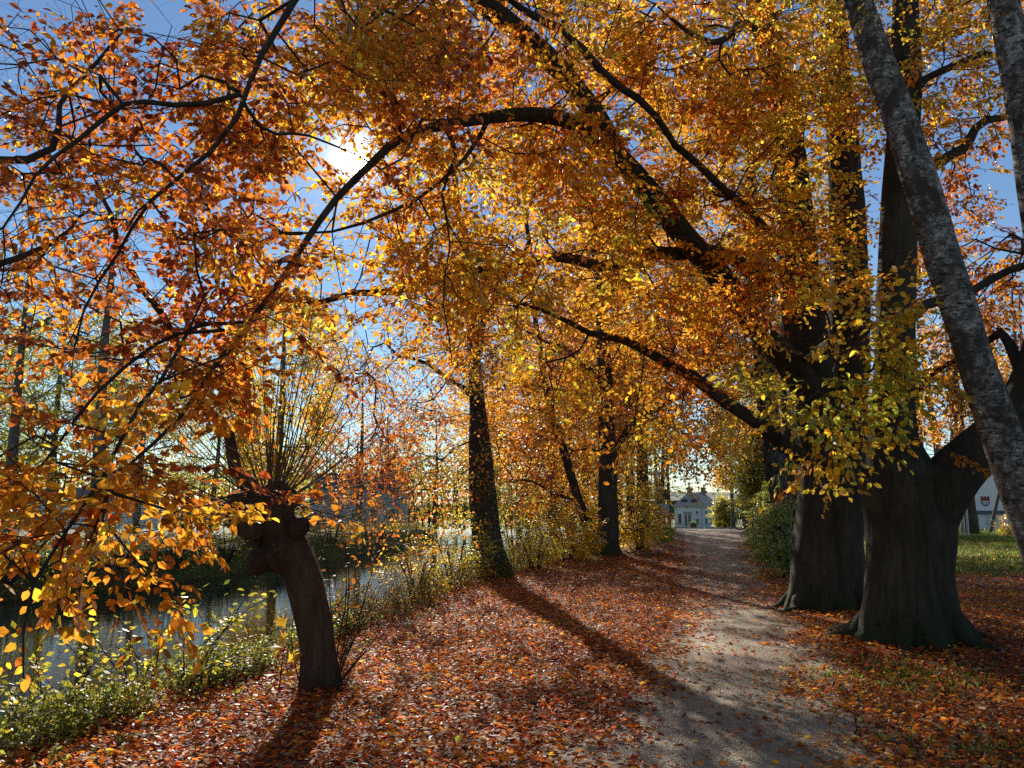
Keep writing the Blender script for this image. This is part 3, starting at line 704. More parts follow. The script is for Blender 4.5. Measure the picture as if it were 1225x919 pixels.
leaves_obj('leaves', np.array(wp), np.array(wd), unit(rng.normal(0, 1, (len(wp), 3))), rng.uniform(.06, .1, len(wp)), np.full(len(wp), 4.3), M_leaf, T.root, True, .2, origin=T.base)
for i in range(14):
    t = rng.uniform(.25, .95); P = T.limbs[0]; q = P[int(t * (len(P) - 1))]; T.T.append(q + rng.normal(0, .5, 3)); T.col.append(3.5); T.scl.append(1)
T.finish(spray=.5, leaf=.06, rtip=.003, bare=True, keep=.5, wid=.25) if False else T.tr.build('trunk', M_willow, T.root, True, origin=T.base)

# ------------------------------------------------------------------ trees along the bank
T = Tree('bank_tree', 'dark ivy-flecked trunk at the path side throwing the long shadow across the leaves', 'tree', gbase(590, 17.5), M_dark)
limb_w(T, [(G(594, 17.5, -.2), .4), (G(592, 17.5, .1), .36), (586, 665, 17.5, .33), (581, 630, 17.5, .3), (577, 580, 17.5, .28), (573, 520, 17.5, .22), (568, 440, 17.5, .15), (560, 350, 17.5, .11), (548, 250, 17.4, .08), (535, 120, 17.3, .05), (530, 20, 17.3, .02)], sides=18, step=.2, rough=.1, flare=(.35, .3, 3), grow_from=.25)
limb_w(T, [(571, 490, 17.5, .08), (545, 450, 17, .05), (505, 425, 16.5, .035), (460, 425, 16, .022), (425, 450, 15.6, .012)], sides=7, wobble=.14)
limb_w(T, [(566, 420, 17.5, .06), (530, 370, 17, .04), (480, 330, 16.4, .02), (440, 320, 16, .01)], sides=7, wobble=.14)
limb_w(T, [(567, 430, 17.5, .1), (590, 370, 17.2, .08), (620, 290, 17, .05), (630, 200, 17, .02)], sides=7, wobble=.14)
T.region(450, 470, 95, 110, 14.8, 17.5, 130, .7, 1.3)
T.region(520, 330, 90, 90, 15.5, 18.5, 90, 1.0, 1.3)
T.region(500, 600, 70, 60, 15.5, 17.5, 34, 1.3, 1.1)
T.region(545, 520, 50, 60, 16.5, 17.4, 22, 2.0, 1.1)
T.region(560, 200, 120, 100, 15, 19, 90, 1.6, 1.5)
T.region(570, 370, 60, 80, 14.5, 17, 130, 1.9, 1.3)
T.region(430, 400, 60, 50, 15, 17, 50, 1.6, 1.3)
T.finish(near=False, spray=.75, leaf=.075, rtip=.005, droop=.45, keep=.62)
# ivy and hanging leaves on the trunk
ivP = []; ivN = []
for i in range(900):
    v = rng.uniform(560, 690); c = W(581 + (v - 630) * .1, v, 17.5); a = rng.uniform(0, 6.283); r = .35 + (v - 560) * .0006
    ivP.append(c + np.array((math.cos(a) * r, math.sin(a) * r, 0))); ivN.append((math.cos(a), math.sin(a), .6))
leaves_obj('ivy', np.array(ivP), unit(np.array(ivN) * .4 + np.array((0, 0, -.6)) + rng.normal(0, .3, (900, 3))), unit(np.array(ivN)), rng.uniform(.05, .09, 900), np.full(900, 5.2), M_weed, T.root, False, .85, origin=T.base)

T = Tree('bank_tree', 'dark golden-crowned tree by the yellow shrubs where the path narrows', 'tree', gbase(728, 24), M_dark)
limb_w(T, [(G(729, 24, -.2), .44), (G(728, 24, .1), .4), (728, 645, 24, .33), (728, 600, 24, .3), (727, 540, 24, .27), (724, 460, 24, .22), (718, 360, 24, .17), (708, 240, 24, .1), (700, 120, 24, .05)], sides=16, step=.25, rough=.12, flare=(.4, .35, 4), grow_from=.15)
limb_w(T, [(727, 545, 24, .12), (770, 500, 24.5, .09), (830, 460, 25, .07), (880, 430, 25.5, .03)], sides=7)
limb_w(T, [(724, 460, 24, .1), (680, 420, 23, .07), (630, 400, 22, .03)], sides=7)
T.region(730, 380, 150, 110, 22, 27, 300, 2.0, 1.9)
T.region(830, 430, 90, 110, 22, 28, 210, 1.8, 1.9)
T.region(700, 530, 130, 60, 23.8, 26, 120, 1.9, 1.5)
T.region(740, 610, 60, 40, 24.2, 25.5, 50, 3.2, 1.2)
T.region(790, 540, 50, 50, 23, 27, 50, 2.8, 1.4)
T.region(740, 220, 150, 130, 21, 28, 200, 1.7, 2.1)
T.finish(near=False, spray=.8, leaf=.085, rtip=.006, wid=.7)
T = Tree('bank_tree', 'slim dark tree leaning left from beside the golden-crowned trunk', 'tree', gbase(712, 24.6), M_dark)
limb_w(T, [(G(712, 24.6, -.2), .2), (704, 630, 24.6, .17), (692, 600, 24.6, .15), (675, 540, 24.6, .13), (656, 480, 24.6, .11), (645, 410, 24.6, .09), (630, 320, 24.6, .05)], sides=10, rough=.12, grow_from=.3)
limb_w(T, [(690, 600, 24.6, .06), (660, 590, 24.2, .05), (625, 575, 24, .03)], sides=6)
T.region(630, 470, 90, 80, 22, 26, 150, 1.3, 1.6)
T.region(620, 560, 60, 50, 22, 25, 70, 1.4, 1.3)
T.region(600, 380, 80, 70, 22, 26, 70, 1.4, 1.6)
T.finish(near=False, spray=.8, leaf=.085, rtip=.005)
# furrowed birches behind the second beech
for i, (ub, d, pts, lab) in enumerate((
    (947, 22, [(943, 640, .33), (930, 560, .31), (920, 490, .29), (910, 400, .26), (900, 280, .2), (895, 150, .12), (890, 60, .05)], 'furrowed dark birch trunk behind the green bushes, nearer the path'),
    (966, 19.5, [(962, 640, .27), (955, 590, .25), (948, 500, .23), (945, 400, .2), (948, 280, .15), (955, 150, .1), (960, 60, .04)], 'furrowed dark birch trunk half hidden by the second beech'))):
    T = Tree('birch_tree', lab, 'tree', gbase(ub, d), M_furrow, group='furrowed birches behind the beeches')
    limb_w(T, [(G(ub, d, -.2), pts[0][2] * 1.25), (G(ub, d, .3), pts[0][2] * 1.1)] + [(a, b_, d, r) for a, b_, r in pts], sides=16, step=.25, rough=.12, grow_from=.4)
    T.region(915 + 40 * i, 380, 80, 90, d - 1.5, d + 1.5, 80, 2.2, 1.8)
    T.region(930, 250, 90, 90, d - 2, d + 2, 70, 2.4, 1.8)
    T.finish(near=False, spray=.8, leaf=.075, rtip=.005)

# ------------------------------------------------------------------ generic background trees
def bg_tree(name, label, x, y, h, cr, t, n, bark=None, clear=.25, tr=None, leaf=.12, spray=1.3, bare=False, keep=.6, lean=0, group=None, scale=1.0, stems=1, wid=.8, droop=.1, cat='tree', thin=.2, tj=.4):
    if not bare: n = int(n * 1.9); leaf *= 1.25
    T = Tree(name, label, cat, (x, y), bark or M_farbark, group=group, twig=M_farbark if y > 30 else M_twig)
    tr = tr or h * .016; z = T.base[2]
    for s in range(stems):
        a = 2 * math.pi * s / stems + .5; sp = .0 if stems == 1 else h * .12
        T.limb([(x + math.cos(a) * tr * 2 * (stems > 1), y, z - .3), (x + math.cos(a) * sp * .3, y + math.sin(a) * sp * .3, z + h * .2), (x + lean * .5 + math.cos(a) * sp * .7 + rng.normal(0, .1), y + math.sin(a) * sp * .7, z + h * .5), (x + lean + math.cos(a) * sp, y + math.sin(a) * sp, z + h * .92)], [tr * 1.25, tr, tr * .65, tr * .12], sides=8, step=h * .04, rough=.08, grow_from=clear)
    T.ball((x + lean * .7, y, z + h * (.5 + clear * .5)), (cr, cr, h * (.5 - clear * .42)), n, t, scale, tj=tj, thin=thin)
    T.finish(near=False, spray=spray, leaf=leaf, rtip=.006 * (1 + y / 60), bare=bare, keep=keep, step=h * .07, wob=.1, pw=.45, rmax=tr * .5, bf=.25, wid=wid, droop=droop)
    return T
import itertools
def px(u, d): return float(W(u, 600, d)[0])
# across the river
gA = 'trees on the far river bank'
bg_tree('willow_tree', 'tall golden weeping tree above the far bank, right of the pollard', px(330, 44), 44, 15.5, 3.3, 3.1, 330, droop=1.2, leaf=.13, group=gA, clear=.15, keep=.8)
bg_tree('bank_tree', 'yellow-green leafy tree at the left edge on the far bank', px(60, 40), 40, 13, 4.0, 3.9, 300, group=gA, leaf=.12, keep=.8)
bg_tree('bank_tree', 'half bare amber tree on the far bank between the leafy ones', px(165, 50), 50, 14, 4.0, 2.6, 260, group=gA, keep=.55)
bg_tree('bank_tree', 'tall bare tree with thin upright twigs on the far bank at the left', px(115, 33), 33, 17, 3.6, 2.6, 220, group=gA, bare=True, keep=.12, clear=.2)
bg_tree('bank_tree', 'bare grey-brown tree at the far left beyond the water', px(10, 36), 36, 16, 3.6, 2.4, 200, group=gA, bare=True, keep=.25)
bg_tree('bank_tree', 'russet tree on the far bank just above the sparkling water', px(430, 58), 58, 13, 4.4, 1.3, 230, group=gA, keep=.5)
bg_tree('bank_tree', 'pale half bare tree beyond the river left of the dark trunk', px(520, 66), 66, 11, 4.2, 2.7, 220, group=gA, keep=.5)
bg_tree('bank_tree', 'olive leafy tree on the far bank behind the pollard head', px(255, 56), 56, 12.5, 4.4, 3.7, 260, group=gA, keep=.6)
bg_tree('bank_tree', 'low olive tree behind the yellow shrubs beyond the river', px(620, 62), 62, 10, 4.5, 3.6, 220, group=gA, keep=.6)
bg_tree('bank_tree', 'round green tree at the far left edge beyond the meadow', px(-30, 60), 60, 13, 5, 4.0, 260, group=gA, keep=.7)
# thin tall trunks left of the path end
gB = 'slender trees lined up left of the path end'
for i, (u, d, h, t) in enumerate(((752, 62, 17, 3.3), (764, 70, 18, 3.8), (774, 60, 18, 3.6), (786, 74, 19, 3.9), (793, 66, 17, 3.4), (800, 80, 20, 4.0), (757, 68, 18, 3.7), (741, 72, 17, 3.2))):
    T = bg_tree('slender_tree', 'slender dark-stemmed tree, number %s from the left in the row beyond the road sign' % ['two', 'four', 'five', 'six', 'seven', 'eight', 'three', 'one'][i], px(u, d), d, h, 1.3, t, 70, bark=M_dark, group=gB, tr=.16, clear=.3, keep=.6)
# bare airy tree over the white house and amber ones right of it
bg_tree('bare_tree', 'airy nearly bare tree spreading over the roof of the small white house', px(800, 190), 190, 22, 10, 4.0, 260, bare=True, keep=.3, clear=.3)
bg_tree('amber_tree', 'amber tree leaning beside the white house', px(876, 74), 74, 11.5, 1.9, 2.3, 170, keep=.9, clear=.35, leaf=.14)
bg_tree('round_shrub', 'round yellow-green shrub in front of the white house wall', px(866, 118), 118, 4.6, 1.4, 3.8, 170, keep=.9, clear=.0, leaf=.16, cat='shrub', stems=3)
bg_tree('dark_tree', 'dark green leafy tree behind the parked bicycle', px(912, 48), 48, 6.5, 1.0, 4.0, 260, keep=.95, clear=.02, leaf=.11, stems=3)
bg_tree('green_tree', 'tall half green tree rising behind the furrowed birches', px(905, 54), 54, 13, 3.0, 3.6, 220, keep=.8, clear=.15)
bg_tree('green_tree', 'yellow-green tree between the furrowed birches and the lawn', px(955, 48), 48, 9, 2.6, 4.1, 200, keep=.8, clear=.1)
# far right: bare trees beyond the lawn
gC = 'bare trees beyond the lawn on the right'
for i, (u, d, h, cr) in enumerate(((1105, 70, 24, 5), (1135, 62, 21, 4), (1148, 75, 25, 5), (1222, 66, 22, 4), (1235, 70, 24, 5), (1015, 80, 22, 5))):
    bg_tree('bare_tree', ['bare grey tree seen right beside the forked beech trunk', 'bare tree with many upright twigs left of the leaning birch', 'tall bare tree behind the leaning birch', 'bare tree just right of the leaning birch', 'bare tree cut by the right edge of the view', 'bare tree showing between the two big beeches'][i], px(u, d), d, h, cr, 2.5, 170, bare=True, keep=.15, clear=.2, group=gC, stems=2 if i % 2 else 1)
bg_tree('oak_tree', 'dark trunk standing in front of the white building with the crest', px(1157, 41), 41, 12, 3.2, 1.8, 160, bark=M_dark, tr=.36, clear=.4, keep=.8)
# tree behind the golden ones, closing the avenue
bg_tree('avenue_tree', 'orange tree farther on, left of the path', px(770, 34), 34, 14, 4.2, 1.8, 380, bark=M_dark, clear=.25, keep=.95, leaf=.11)
bg_tree('avenue_tree', 'amber tree set back near the river, beyond the leaning trunk', px(660, 36), 36, 13, 4.2, 2.1, 330, bark=M_dark, clear=.2, keep=.8, leaf=.11)
bg_tree('avenue_tree', 'orange-brown tree right of the path behind the furrowed birches', px(930, 32), 32, 13.5, 3.6, 1.9, 300, bark=M_dark, clear=.35, keep=.9, leaf=.1)

bg_tree('avenue_tree', 'tree added past the golden crowns to shade the end of the path', 3.2, 43.5, 13, 3.8, 2.4, 300, bark=M_dark, clear=.3, keep=.9, leaf=.11)  # added behind the golden crowns to cast shade on the far path
bg_tree('avenue_tree', 'amber tree added at the roadside to shade the path, left of the two sign poles', 5.2, 56, 13, 3.8, 2.8, 260, bark=M_dark, clear=.32, keep=.8, leaf=.11)  # second added shade caster for the sunlit path end
# ------------------------------------------------------------------ bushes
def bush(name, label, x, y, r, t, n, leaf=.06, spray=.4, keep=.9, cat='bush', group=None, bare=False, tj=.4, wid=.6, near=False):
    T = Tree(name, label, cat, (x, y), M_twig, group=group); z = T.base[2]; S = []
    for s in range(6):
        a = s * 1.05; P, q = resample([(x + .08 * math.cos(a), y + .08 * math.sin(a), z - .1), (x + r[0] * .25 * math.cos(a), y + r[1] * .25 * math.sin(a), z + r[2] * .6), (x + r[0] * .5 * math.cos(a), y + r[1] * .5 * math.sin(a), z + r[2] * 1.3)], [.03, .02, .008], .15)
        V, Q = sweep(P, q, 6); T.tr.add(V, Q); T.limbs.append(P)
    T.ball((x, y, z + r[2] * .95), r, n, t, 1, hollow=.1, tj=tj)
    # stems instead of a trunk
    o = T.tr.build('stems', M_twig, T.root, True, origin=T.base); T.tr = MB()
    T.finish(near=near, spray=spray, leaf=leaf, rtip=.003, keep=keep, step=.2, bare=bare, wid=wid, crown='foliage'); return T
bush('green_bush', 'dense green bush pressed against the second beech beside the path', px(938, 17.5), 17.5, (.62, .8, .8), 4.7, 210, .05)
bush('green_bush', 'lower green bush nearer the path edge before the furrowed birches', px(922, 23), 23, (.6, .9, .6), 4.9, 170, .06)
bush('green_bush', 'tall dark green bush right behind the parked bicycle', px(921, 34), 34, (.7, 1.1, 1.1), 4.4, 170, .08, .4)
gD = 'yellow shrubs along the bank'
bush('yellow_shrub', 'bright yellow shrub left of the golden-crowned trunk', px(678, 22.6), 22.6, (.95, .8, .75), 3.1, 170, .075, group=gD)
bush('yellow_shrub', 'bright yellow shrub right of the golden-crowned trunk', px(764, 24.8), 24.8, (.6, .8, 1.05), 3.2, 150, .065, group=gD)
bush('yellow_shrub', 'greenish loose shrub between the two dark bank trunks', px(640, 19.5), 19.5, (.8, .7, .65), 3.3, 120, .055, group=gD)
bush('yellow_shrub', 'tall loose yellow-green shrub just right of the ivy trunk', px(618, 20.5), 20.8, (.7, .7, 1.3), 3.8, 110, .055, group=gD, keep=.6)
bush('yellow_shrub', 'straggly pale shrub just left of the ivy trunk', px(545, 16.6), 16.6, (.75, .6, .8), 3.5, 130, .05, group=gD, keep=.7)
bush('yellow_shrub', 'low straggly shrub at the water edge left of the ivy trunk', px(500, 14.2), 14.2, (.6, .5, .5), 3.0, 80, .045, group=gD, keep=.7)
gE = 'twiggy shrubs along the far bank'
def bank_d(u):
    k = (u - 612.5) / FPX
    return min(np.arange(16, 60, .1), key=lambda d: abs(lerp_poly(d, FAR) + .3 - k * d))
for i, (u, d, rx, hh, tt, w_) in enumerate(((-60, 21.0, 1.5, 1.3, 4.4, 'beyond the left edge'), (20, 22.4, 1.4, .9, 4.2, 'at the left edge of the view'), (90, 23.6, 1.3, .8, 3.9, 'over the bright patch of water'), (150, 25, 1.4, 1.1, 3.6, 'under the low hanging beech sprays'), (215, 26.3, 1.4, .9, 3.8, 'midway between the left edge and the pollard'),
        (275, 28, 1.4, 1.0, 3.4, 'just left of the pollard head'), (335, 31.5, 1.5, 1.0, 3.6, 'behind the pollard trunk'), (400, 37.5, 1.6, 1.1, 1.6, 'right of the pollard, russet'), (455, 44, 1.8, 1.1, 2.8, 'above the sparkling water'), (510, 53, 2.2, 1.3, 3.2, 'left of the ivy trunk'))):
    d = float(bank_d(u)); bush('bank_shrub', 'twiggy shrub hanging over the far bank, ' + w_, px(u, d), d, (rx, .9, hh), tt, 150, .07, .6, keep=.5, group=gE, tj=.7, bare=True)
# ------------------------------------------------------------------ leaf litter, weeds, grass
def litter():
    Ps = []
    # (y range, density per m2)
    for y0, y1, dn, sc_ in ((2.2, 6, 1150, 1), (6, 10, 1050, 1), (10, 15, 680, 1.0), (15, 22, 260, 1.15), (22, 32, 110, 1.5)):
        xa, xb = -y1 * .7 - 1.5, y1 * .72 + 2.0; xa = max(xa, -9)
        n = int((xb - xa) * (y1 - y0) * dn); x = rng.uniform(xa, xb, n); y = rng.uniform(y0, y1, n)
        ok = np.abs(x) < y * .72 + 1.6; x, y = x[ok], y[ok]
        pc = lerp_poly(y, PATH); pw = lerp_poly(y, PATHW); cr = lerp_poly(y, CREST)
        e = np.abs(x - pc) - pw + .15 * sstep(17, 22, y)*0
        nz = np.array([mnoise.noise((a * 1.1, b * .8, 0)) + .6 * mnoise.noise((a * 4.1, b * 3.5, 5)) for a, b in zip(x, y)])
        far_leaf = sstep(10.5, 13, y) * sstep(20, 17, y)
        pr = sstep(-.6, .25, e + nz * .6) * .96 + np.where(y > 18, .02, .075) + .32 * far_leaf
        pr = pr * (1 - .75 * sstep(-.15, .7, cr - x + nz * .4))
        pr = pr * (1 - .72 * np.clip(grassmask(x, y) * 1.2, 0, 1) * (x > pc))
        pr = pr * (1 - .5 * ((x < pc) & (y > 24)))
        ok = (rng.random(len(x)) < pr) & (H(x, y) > WATER_Z + .1)
        Ps.append(np.stack([x[ok], y[ok], np.full(ok.sum(), sc_)], 1))
    P = np.concatenate(Ps); n = len(P)
    z = H(P[:, 0], P[:, 1]) + rng.uniform(.004, .05, n) 
    pc = lerp_poly(P[:, 1], PATH); pw = lerp_poly(P[:, 1], PATHW); on = np.abs(P[:, 0] - pc) < pw
    z = np.where(on, H(P[:, 0], P[:, 1]) + .03 + rng.uniform(.004, .012, n), z)
    a = rng.uniform(0, 2 * math.pi, n); D = np.stack([np.cos(a), np.sin(a), rng.normal(0, .22, n) * np.where(on, .5, 1)], 1)
    Nn = unit(np.stack([rng.normal(0, .42, n), rng.normal(0, .42, n), np.ones(n)], 1))
    S = rng.uniform(.026, .066, n) * P[:, 2]; T = rng.choice([.0, .4, .8, 1.4, 2.2], n, p=[.34, .32, .22, .09, .03])
    V, Q, k = leaf_geom(np.stack([P[:, 0], P[:, 1], z], 1), D, Nn, S, True, .64)
    col = palcol(T + .9 * np.array([mnoise.noise((a * .7, b * .7, 31)) for a, b in P[:, :2]]), .35, .5) * 1.355
    pale = rng.random(n) < .13; col[pale] = np.array((.5, .36, .2)) * rng.uniform(.5, 1.1, (pale.sum(), 1))
    o = raw_mesh('fallen_leaves', V, Q, M_litter, None, False, attrs={'leafcol': ('FACE', np.repeat(col, k, axis=0))})
    props(o, 'thick carpet of fallen orange and rust leaves over the ground', 'leaves', kind='stuff'); print('litter', n)
litter()

def weeds(name, label, pts, hgt, t, leaf, per=9, wid=.7, spread=.35, tj=.5):
    n = len(pts); SA = []; SB = []; LP = []; LD = []; LC = []
    x, y = pts[:, 0], pts[:, 1]; p = np.stack([x, y, H(x, y)], 1); d = unit(np.stack([rng.normal(0, spread, n), rng.normal(0, spread, n), np.ones(n)], 1)); h = hgt * rng.uniform(.4, 1.2, n)
    ct = t + rng.normal(0, tj, n)
    for i in range(4):
        q = p + d * (h / 4)[:, None]; SA.append(p); SB.append(q)
        for k in range(max(1, per // 4)):
            LP.append(p + (q - p) * rng.random((n, 1))); LD.append(unit(rng.normal(0, 1, (n, 3)) * np.array((1, 1, .35)) + d * .4)); LC.append(ct)
        p = q; d = unit(d + rng.normal(0, .22, (n, 3)))
    A = np.concatenate(SA); B = np.concatenate(SB); V, Q = segs_geom(A, B, np.full(len(A), .0022), np.full(len(A), .0016), 3)
    P = np.concatenate(LP); m = len(P)
    Lv, Lq, k = leaf_geom(P, np.concatenate(LD), unit(np.array([[0, 0, 1.0]]) + rng.normal(0, .55, (m, 3))), leaf * rng.uniform(.6, 1.3, m), False, wid)
    col = palcol(np.concatenate(LC), .3, .25)
    cols = np.concatenate([np.tile(np.array([[.12, .09, .05]]), (len(Q), 1)), col])
    o = raw_mesh(name, np.concatenate([V, Lv]), np.concatenate([Q, Lq + len(V)]), M_weed, None, False, attrs={'leafcol': ('FACE', cols)})
    props(o, label, 'weeds', kind='stuff')
def band(n, y0, y1, a, b_, tab=CREST, sg=1, thr=-.2):
    y = y0 + (y1 - y0) * rng.random(n) ** 1.2; x = lerp_poly(y, tab) + rng.uniform(a, b_, n)
    nz = np.array([mnoise.noise((p * .9, q * .9, 2)) for p, q in zip(x, y)])
    z = H(x, y); ok = (nz > thr + rng.normal(0, .15, n)) & (z > WATER_Z + .03); return np.stack([x[ok], y[ok]], 1)
weeds('nettle_bank', 'yellow-green leafy undergrowth spilling down the near bank', band(6500, 3.5, 10.5, -1.7, .3, thr=-.12), .3, 4.3, .036, 14)
weeds('tall_weeds', 'taller pale green stems with broad leaves rising out of the near bank', band(420, 4.2, 10.5, -1.3, .1, thr=-.05), .85, 3.9, .065, 10, .6, .25, .4)
weeds('creeping_weeds', 'low green creepers straying from the bank onto the fallen leaves', band(700, 4.5, 13, -.1, .9, thr=.05), .12, 4.5, .045, 6, .6, .9, .5)
weeds('dry_weeds', 'dry straw-coloured and olive weeds along the bank beyond the willow', band(5200, 9.5, 19, -1.9, .35), .55, 2.9, .03, 10, .5, .3, .9)
weeds('dry_weeds', 'pale weeds and seedlings under the yellow shrubs', band(3600, 17, 30, -2.2, -.1), .6, 3.4, .045, 9, .5, .3, .7)
weeds('far_undergrowth', 'low tangled undergrowth along the far bank', np.stack([rng.uniform(-2.2, .9, 9000) + lerp_poly(np.linspace(14, 62, 9000), FAR), np.linspace(14, 62, 9000)], 1), .6, 3.7, .07, 7, .6, .5, .9)

def grass(name, label, pts, hgt, wv):
    n = len(pts); x, y = pts[:, 0], pts[:, 1]; z = H(x, y); h = hgt * rng.uniform(.4, 1.3, n)
    a = rng.uniform(0, 6.283, n); s = np.stack([np.cos(a), np.sin(a), 0 * a], 1) * wv; ln = np.stack([rng.normal(0, .4, n), rng.normal(0, .4, n), np.ones(n)], 1); ln = unit(ln) * h[:, None]
    p = np.stack([x, y, z], 1); V = np.stack([p - s, p + s, p + ln * .6 + s * .6, p + ln + np.stack([rng.normal(0, .2, n) * h, rng.normal(0, .2, n) * h, 0 * h], 1)], 1).reshape(-1, 3)
    Q = np.arange(n * 4).reshape(-1, 4)
    o = raw_mesh(name, V, Q, M_weed, None, False, attrs={'leafcol': ('FACE', palcol(rng.uniform(4.2, 5.8, n), .2, .25) * .75)}); props(o, label, 'grass', kind='stuff')
def scat(n, x0, x1, y0, y1, thr=.45):
    x = rng.uniform(x0, x1, n); y = rng.uniform(y0, y1, n); ok = (grassmask(x, y) + np.array([.35 * mnoise.noise((p * .6, q * .6, 8)) for p, q in zip(x, y)]) > thr) & (np.abs(x - lerp_poly(y, PATH)) > lerp_poly(y, PATHW) + .1) & (x > lerp_poly(y, CREST) - .3)
    return np.stack([x[ok], y[ok]], 1)
grass('lawn_grass', 'short green grass of the sunny lawn right of the beeches', scat(110000, 4.5, 30, 15, 45), .1, .013)
grass('verge_grass', 'grass on the low rise left of the path farther on', scat(30000, 1, 10, 23, 42), .13, .012)
n = 1100; gx_ = np.concatenate([rng.normal(3.5, .55, n), rng.normal(3.3, .5, n // 2)]); gy_ = np.concatenate([rng.normal(7.3, .45, n), rng.normal(5.3, .3, n // 2)])
grass('grass_tufts', 'thin green grass tufts poking through the leaves before the front beech', np.stack([gx_, gy_], 1), .075, .004)

# climbing shoots and saplings at the bank
def sapling(label, base, n, h, t, leaf, lean, mw=.7, group=None, name='sapling', maple=False, per=15):
    z = Hs(*base); r = thing(name, (base[0], base[1], z), label, 'plant', group); st = MB(); LP = []; LD = []
    for i in range(n):
        p = np.array((base[0] + rng.normal(0, .08), base[1] + rng.normal(0, .08), z - .05)); d = unit(np.array((lean[0] + rng.normal(0, .28), lean[1] + rng.normal(0, .25), 1.0))); L = h * rng.uniform(.65, 1.1); P = [p]
        for k in range(9):
            d = unit(d + rng.normal(0, .13, 3) + np.array((lean[0] * .1, 0, -.05))); p = p + d * L / 9; P.append(p)
        st.tube(P, np.linspace(.008, .002, 10), 5)
        for k in range(per):
            j = rng.integers(2, 9); q = P[j] + (P[j + 1] - P[j]) * rng.random(); ld = unit(rng.normal(0, 1, 3) * np.array((1, 1, .3)))
            st.tube([q, q + ld * leaf * .5], [.0022, .0015], 3); LP.append(q + ld * leaf * .5); LD.append(ld)
    st.build('stems', M_twig, r, True, origin=(base[0], base[1], z))
    LP = np.array(LP); LD = np.array(LD); m = len(LP); O = (base[0], base[1], z)
    if not maple:
        leaves_obj('foliage', LP, LD, unit(np.array([[0, 0, 1.0]]) + rng.normal(0, .6, (m, 3))), leaf * rng.uniform(.6, 1.25, m), np.full(m, t), M_leaf, r, True, mw, origin=O)
    else:
        out = np.array([(0, 0), (.22, -.1), (.5, -.42), (.48, -.18), (.85, -.5 + .18), (.66, -.1), (1.05, 0), (.66, .1), (.85, .32), (.48, .18), (.5, .42), (.22, .1)])
        V = []; F = []
        for a, b_ in zip(LP, LD):
            nn = unit(np.array((0, -.5, .6)) + rng.normal(0, .4, 3)); s = np.cross(nn, b_); s /= np.linalg.norm(s) + 1e-6; L = leaf * rng.uniform(.8, 1.3); k = len(V); c = a + b_ * L * .42
            V.append(c)
            for (q, w_) in out: V.append(a + b_ * q * L + s * w_ * L * 1.15 + nn * abs(w_) * .2 * L)
            for j in range(12): F.append((k, k + 1 + j, k + 1 + (j + 1) % 12))
        F = np.array(F); raw_mesh('foliage', V, F, M_leaf, r, False, attrs={'leafcol': ('FACE', np.repeat(palcol(np.full(m, t), .25, .15), 12, axis=0))}, origin=O)
gS = 'young leafy shoots along the near bank'
def at(u, v): p = ground_at(u, v); return float(p[0]), float(p[1])
sapling('tall young shoots with pale yellow-green leaves in front of the water, left of the willow', (-2.85, 7.0), 6, 1.25, 3.9, .06, (.05, 0), group=gS, per=30)
sapling('short leafy shoots between the tall ones and the willow trunk', (-2.95, 6.7), 5, .85, 3.9, .055, (-.15, 0), group=gS, per=26)
sapling('low pale shoots at the lower left before the bright water', (-3.3, 6.1), 5, .7, 3.7, .05, (-.2, .1), group=gS, per=20)
sapling('small yellow-leaved shoot in the corner at the left edge of the bank', (-3.55, 5.7), 5, .55, 4.0, .05, (0, 0), group=gS, per=20)
sapling('young maple with a few big yellow leaves just left of the willow trunk', (px(350, 7.1), 7.1), 2, .62, 2.9, .12, (0, 0), maple=True, per=7, name='maple_sapling')
# red-leaved thin sapling right of the willow
sapling('thin bare-stemmed sapling with red-orange leaves right behind the willow', (px(408, 8.2), 8.2), 6, 1.9, .9, .06, (.25, .1), name='red_sapling', per=9)
for (u, v, lab) in ((398, 826, 'thin leafless shoots springing at the right of the willow foot'),):
    bx, by = at(u, v); r = thing('bare_shoots', (bx, by, Hs(bx, by)), lab, 'plant'); m = MB()
    for i in range(7):
        d = unit(np.array((rng.uniform(.1, .8), rng.uniform(-.2, .3), 1))); p = np.array((bx, by, Hs(bx, by) - .03)); m.tube([p, p + d * .3, p + unit(d + rng.normal(0, .15, 3)) * rng.uniform(.5, .9)], [.008, .006, .002], 5)
    m.build('stems', M_twig, r, True, origin=(bx, by, Hs(bx, by)))

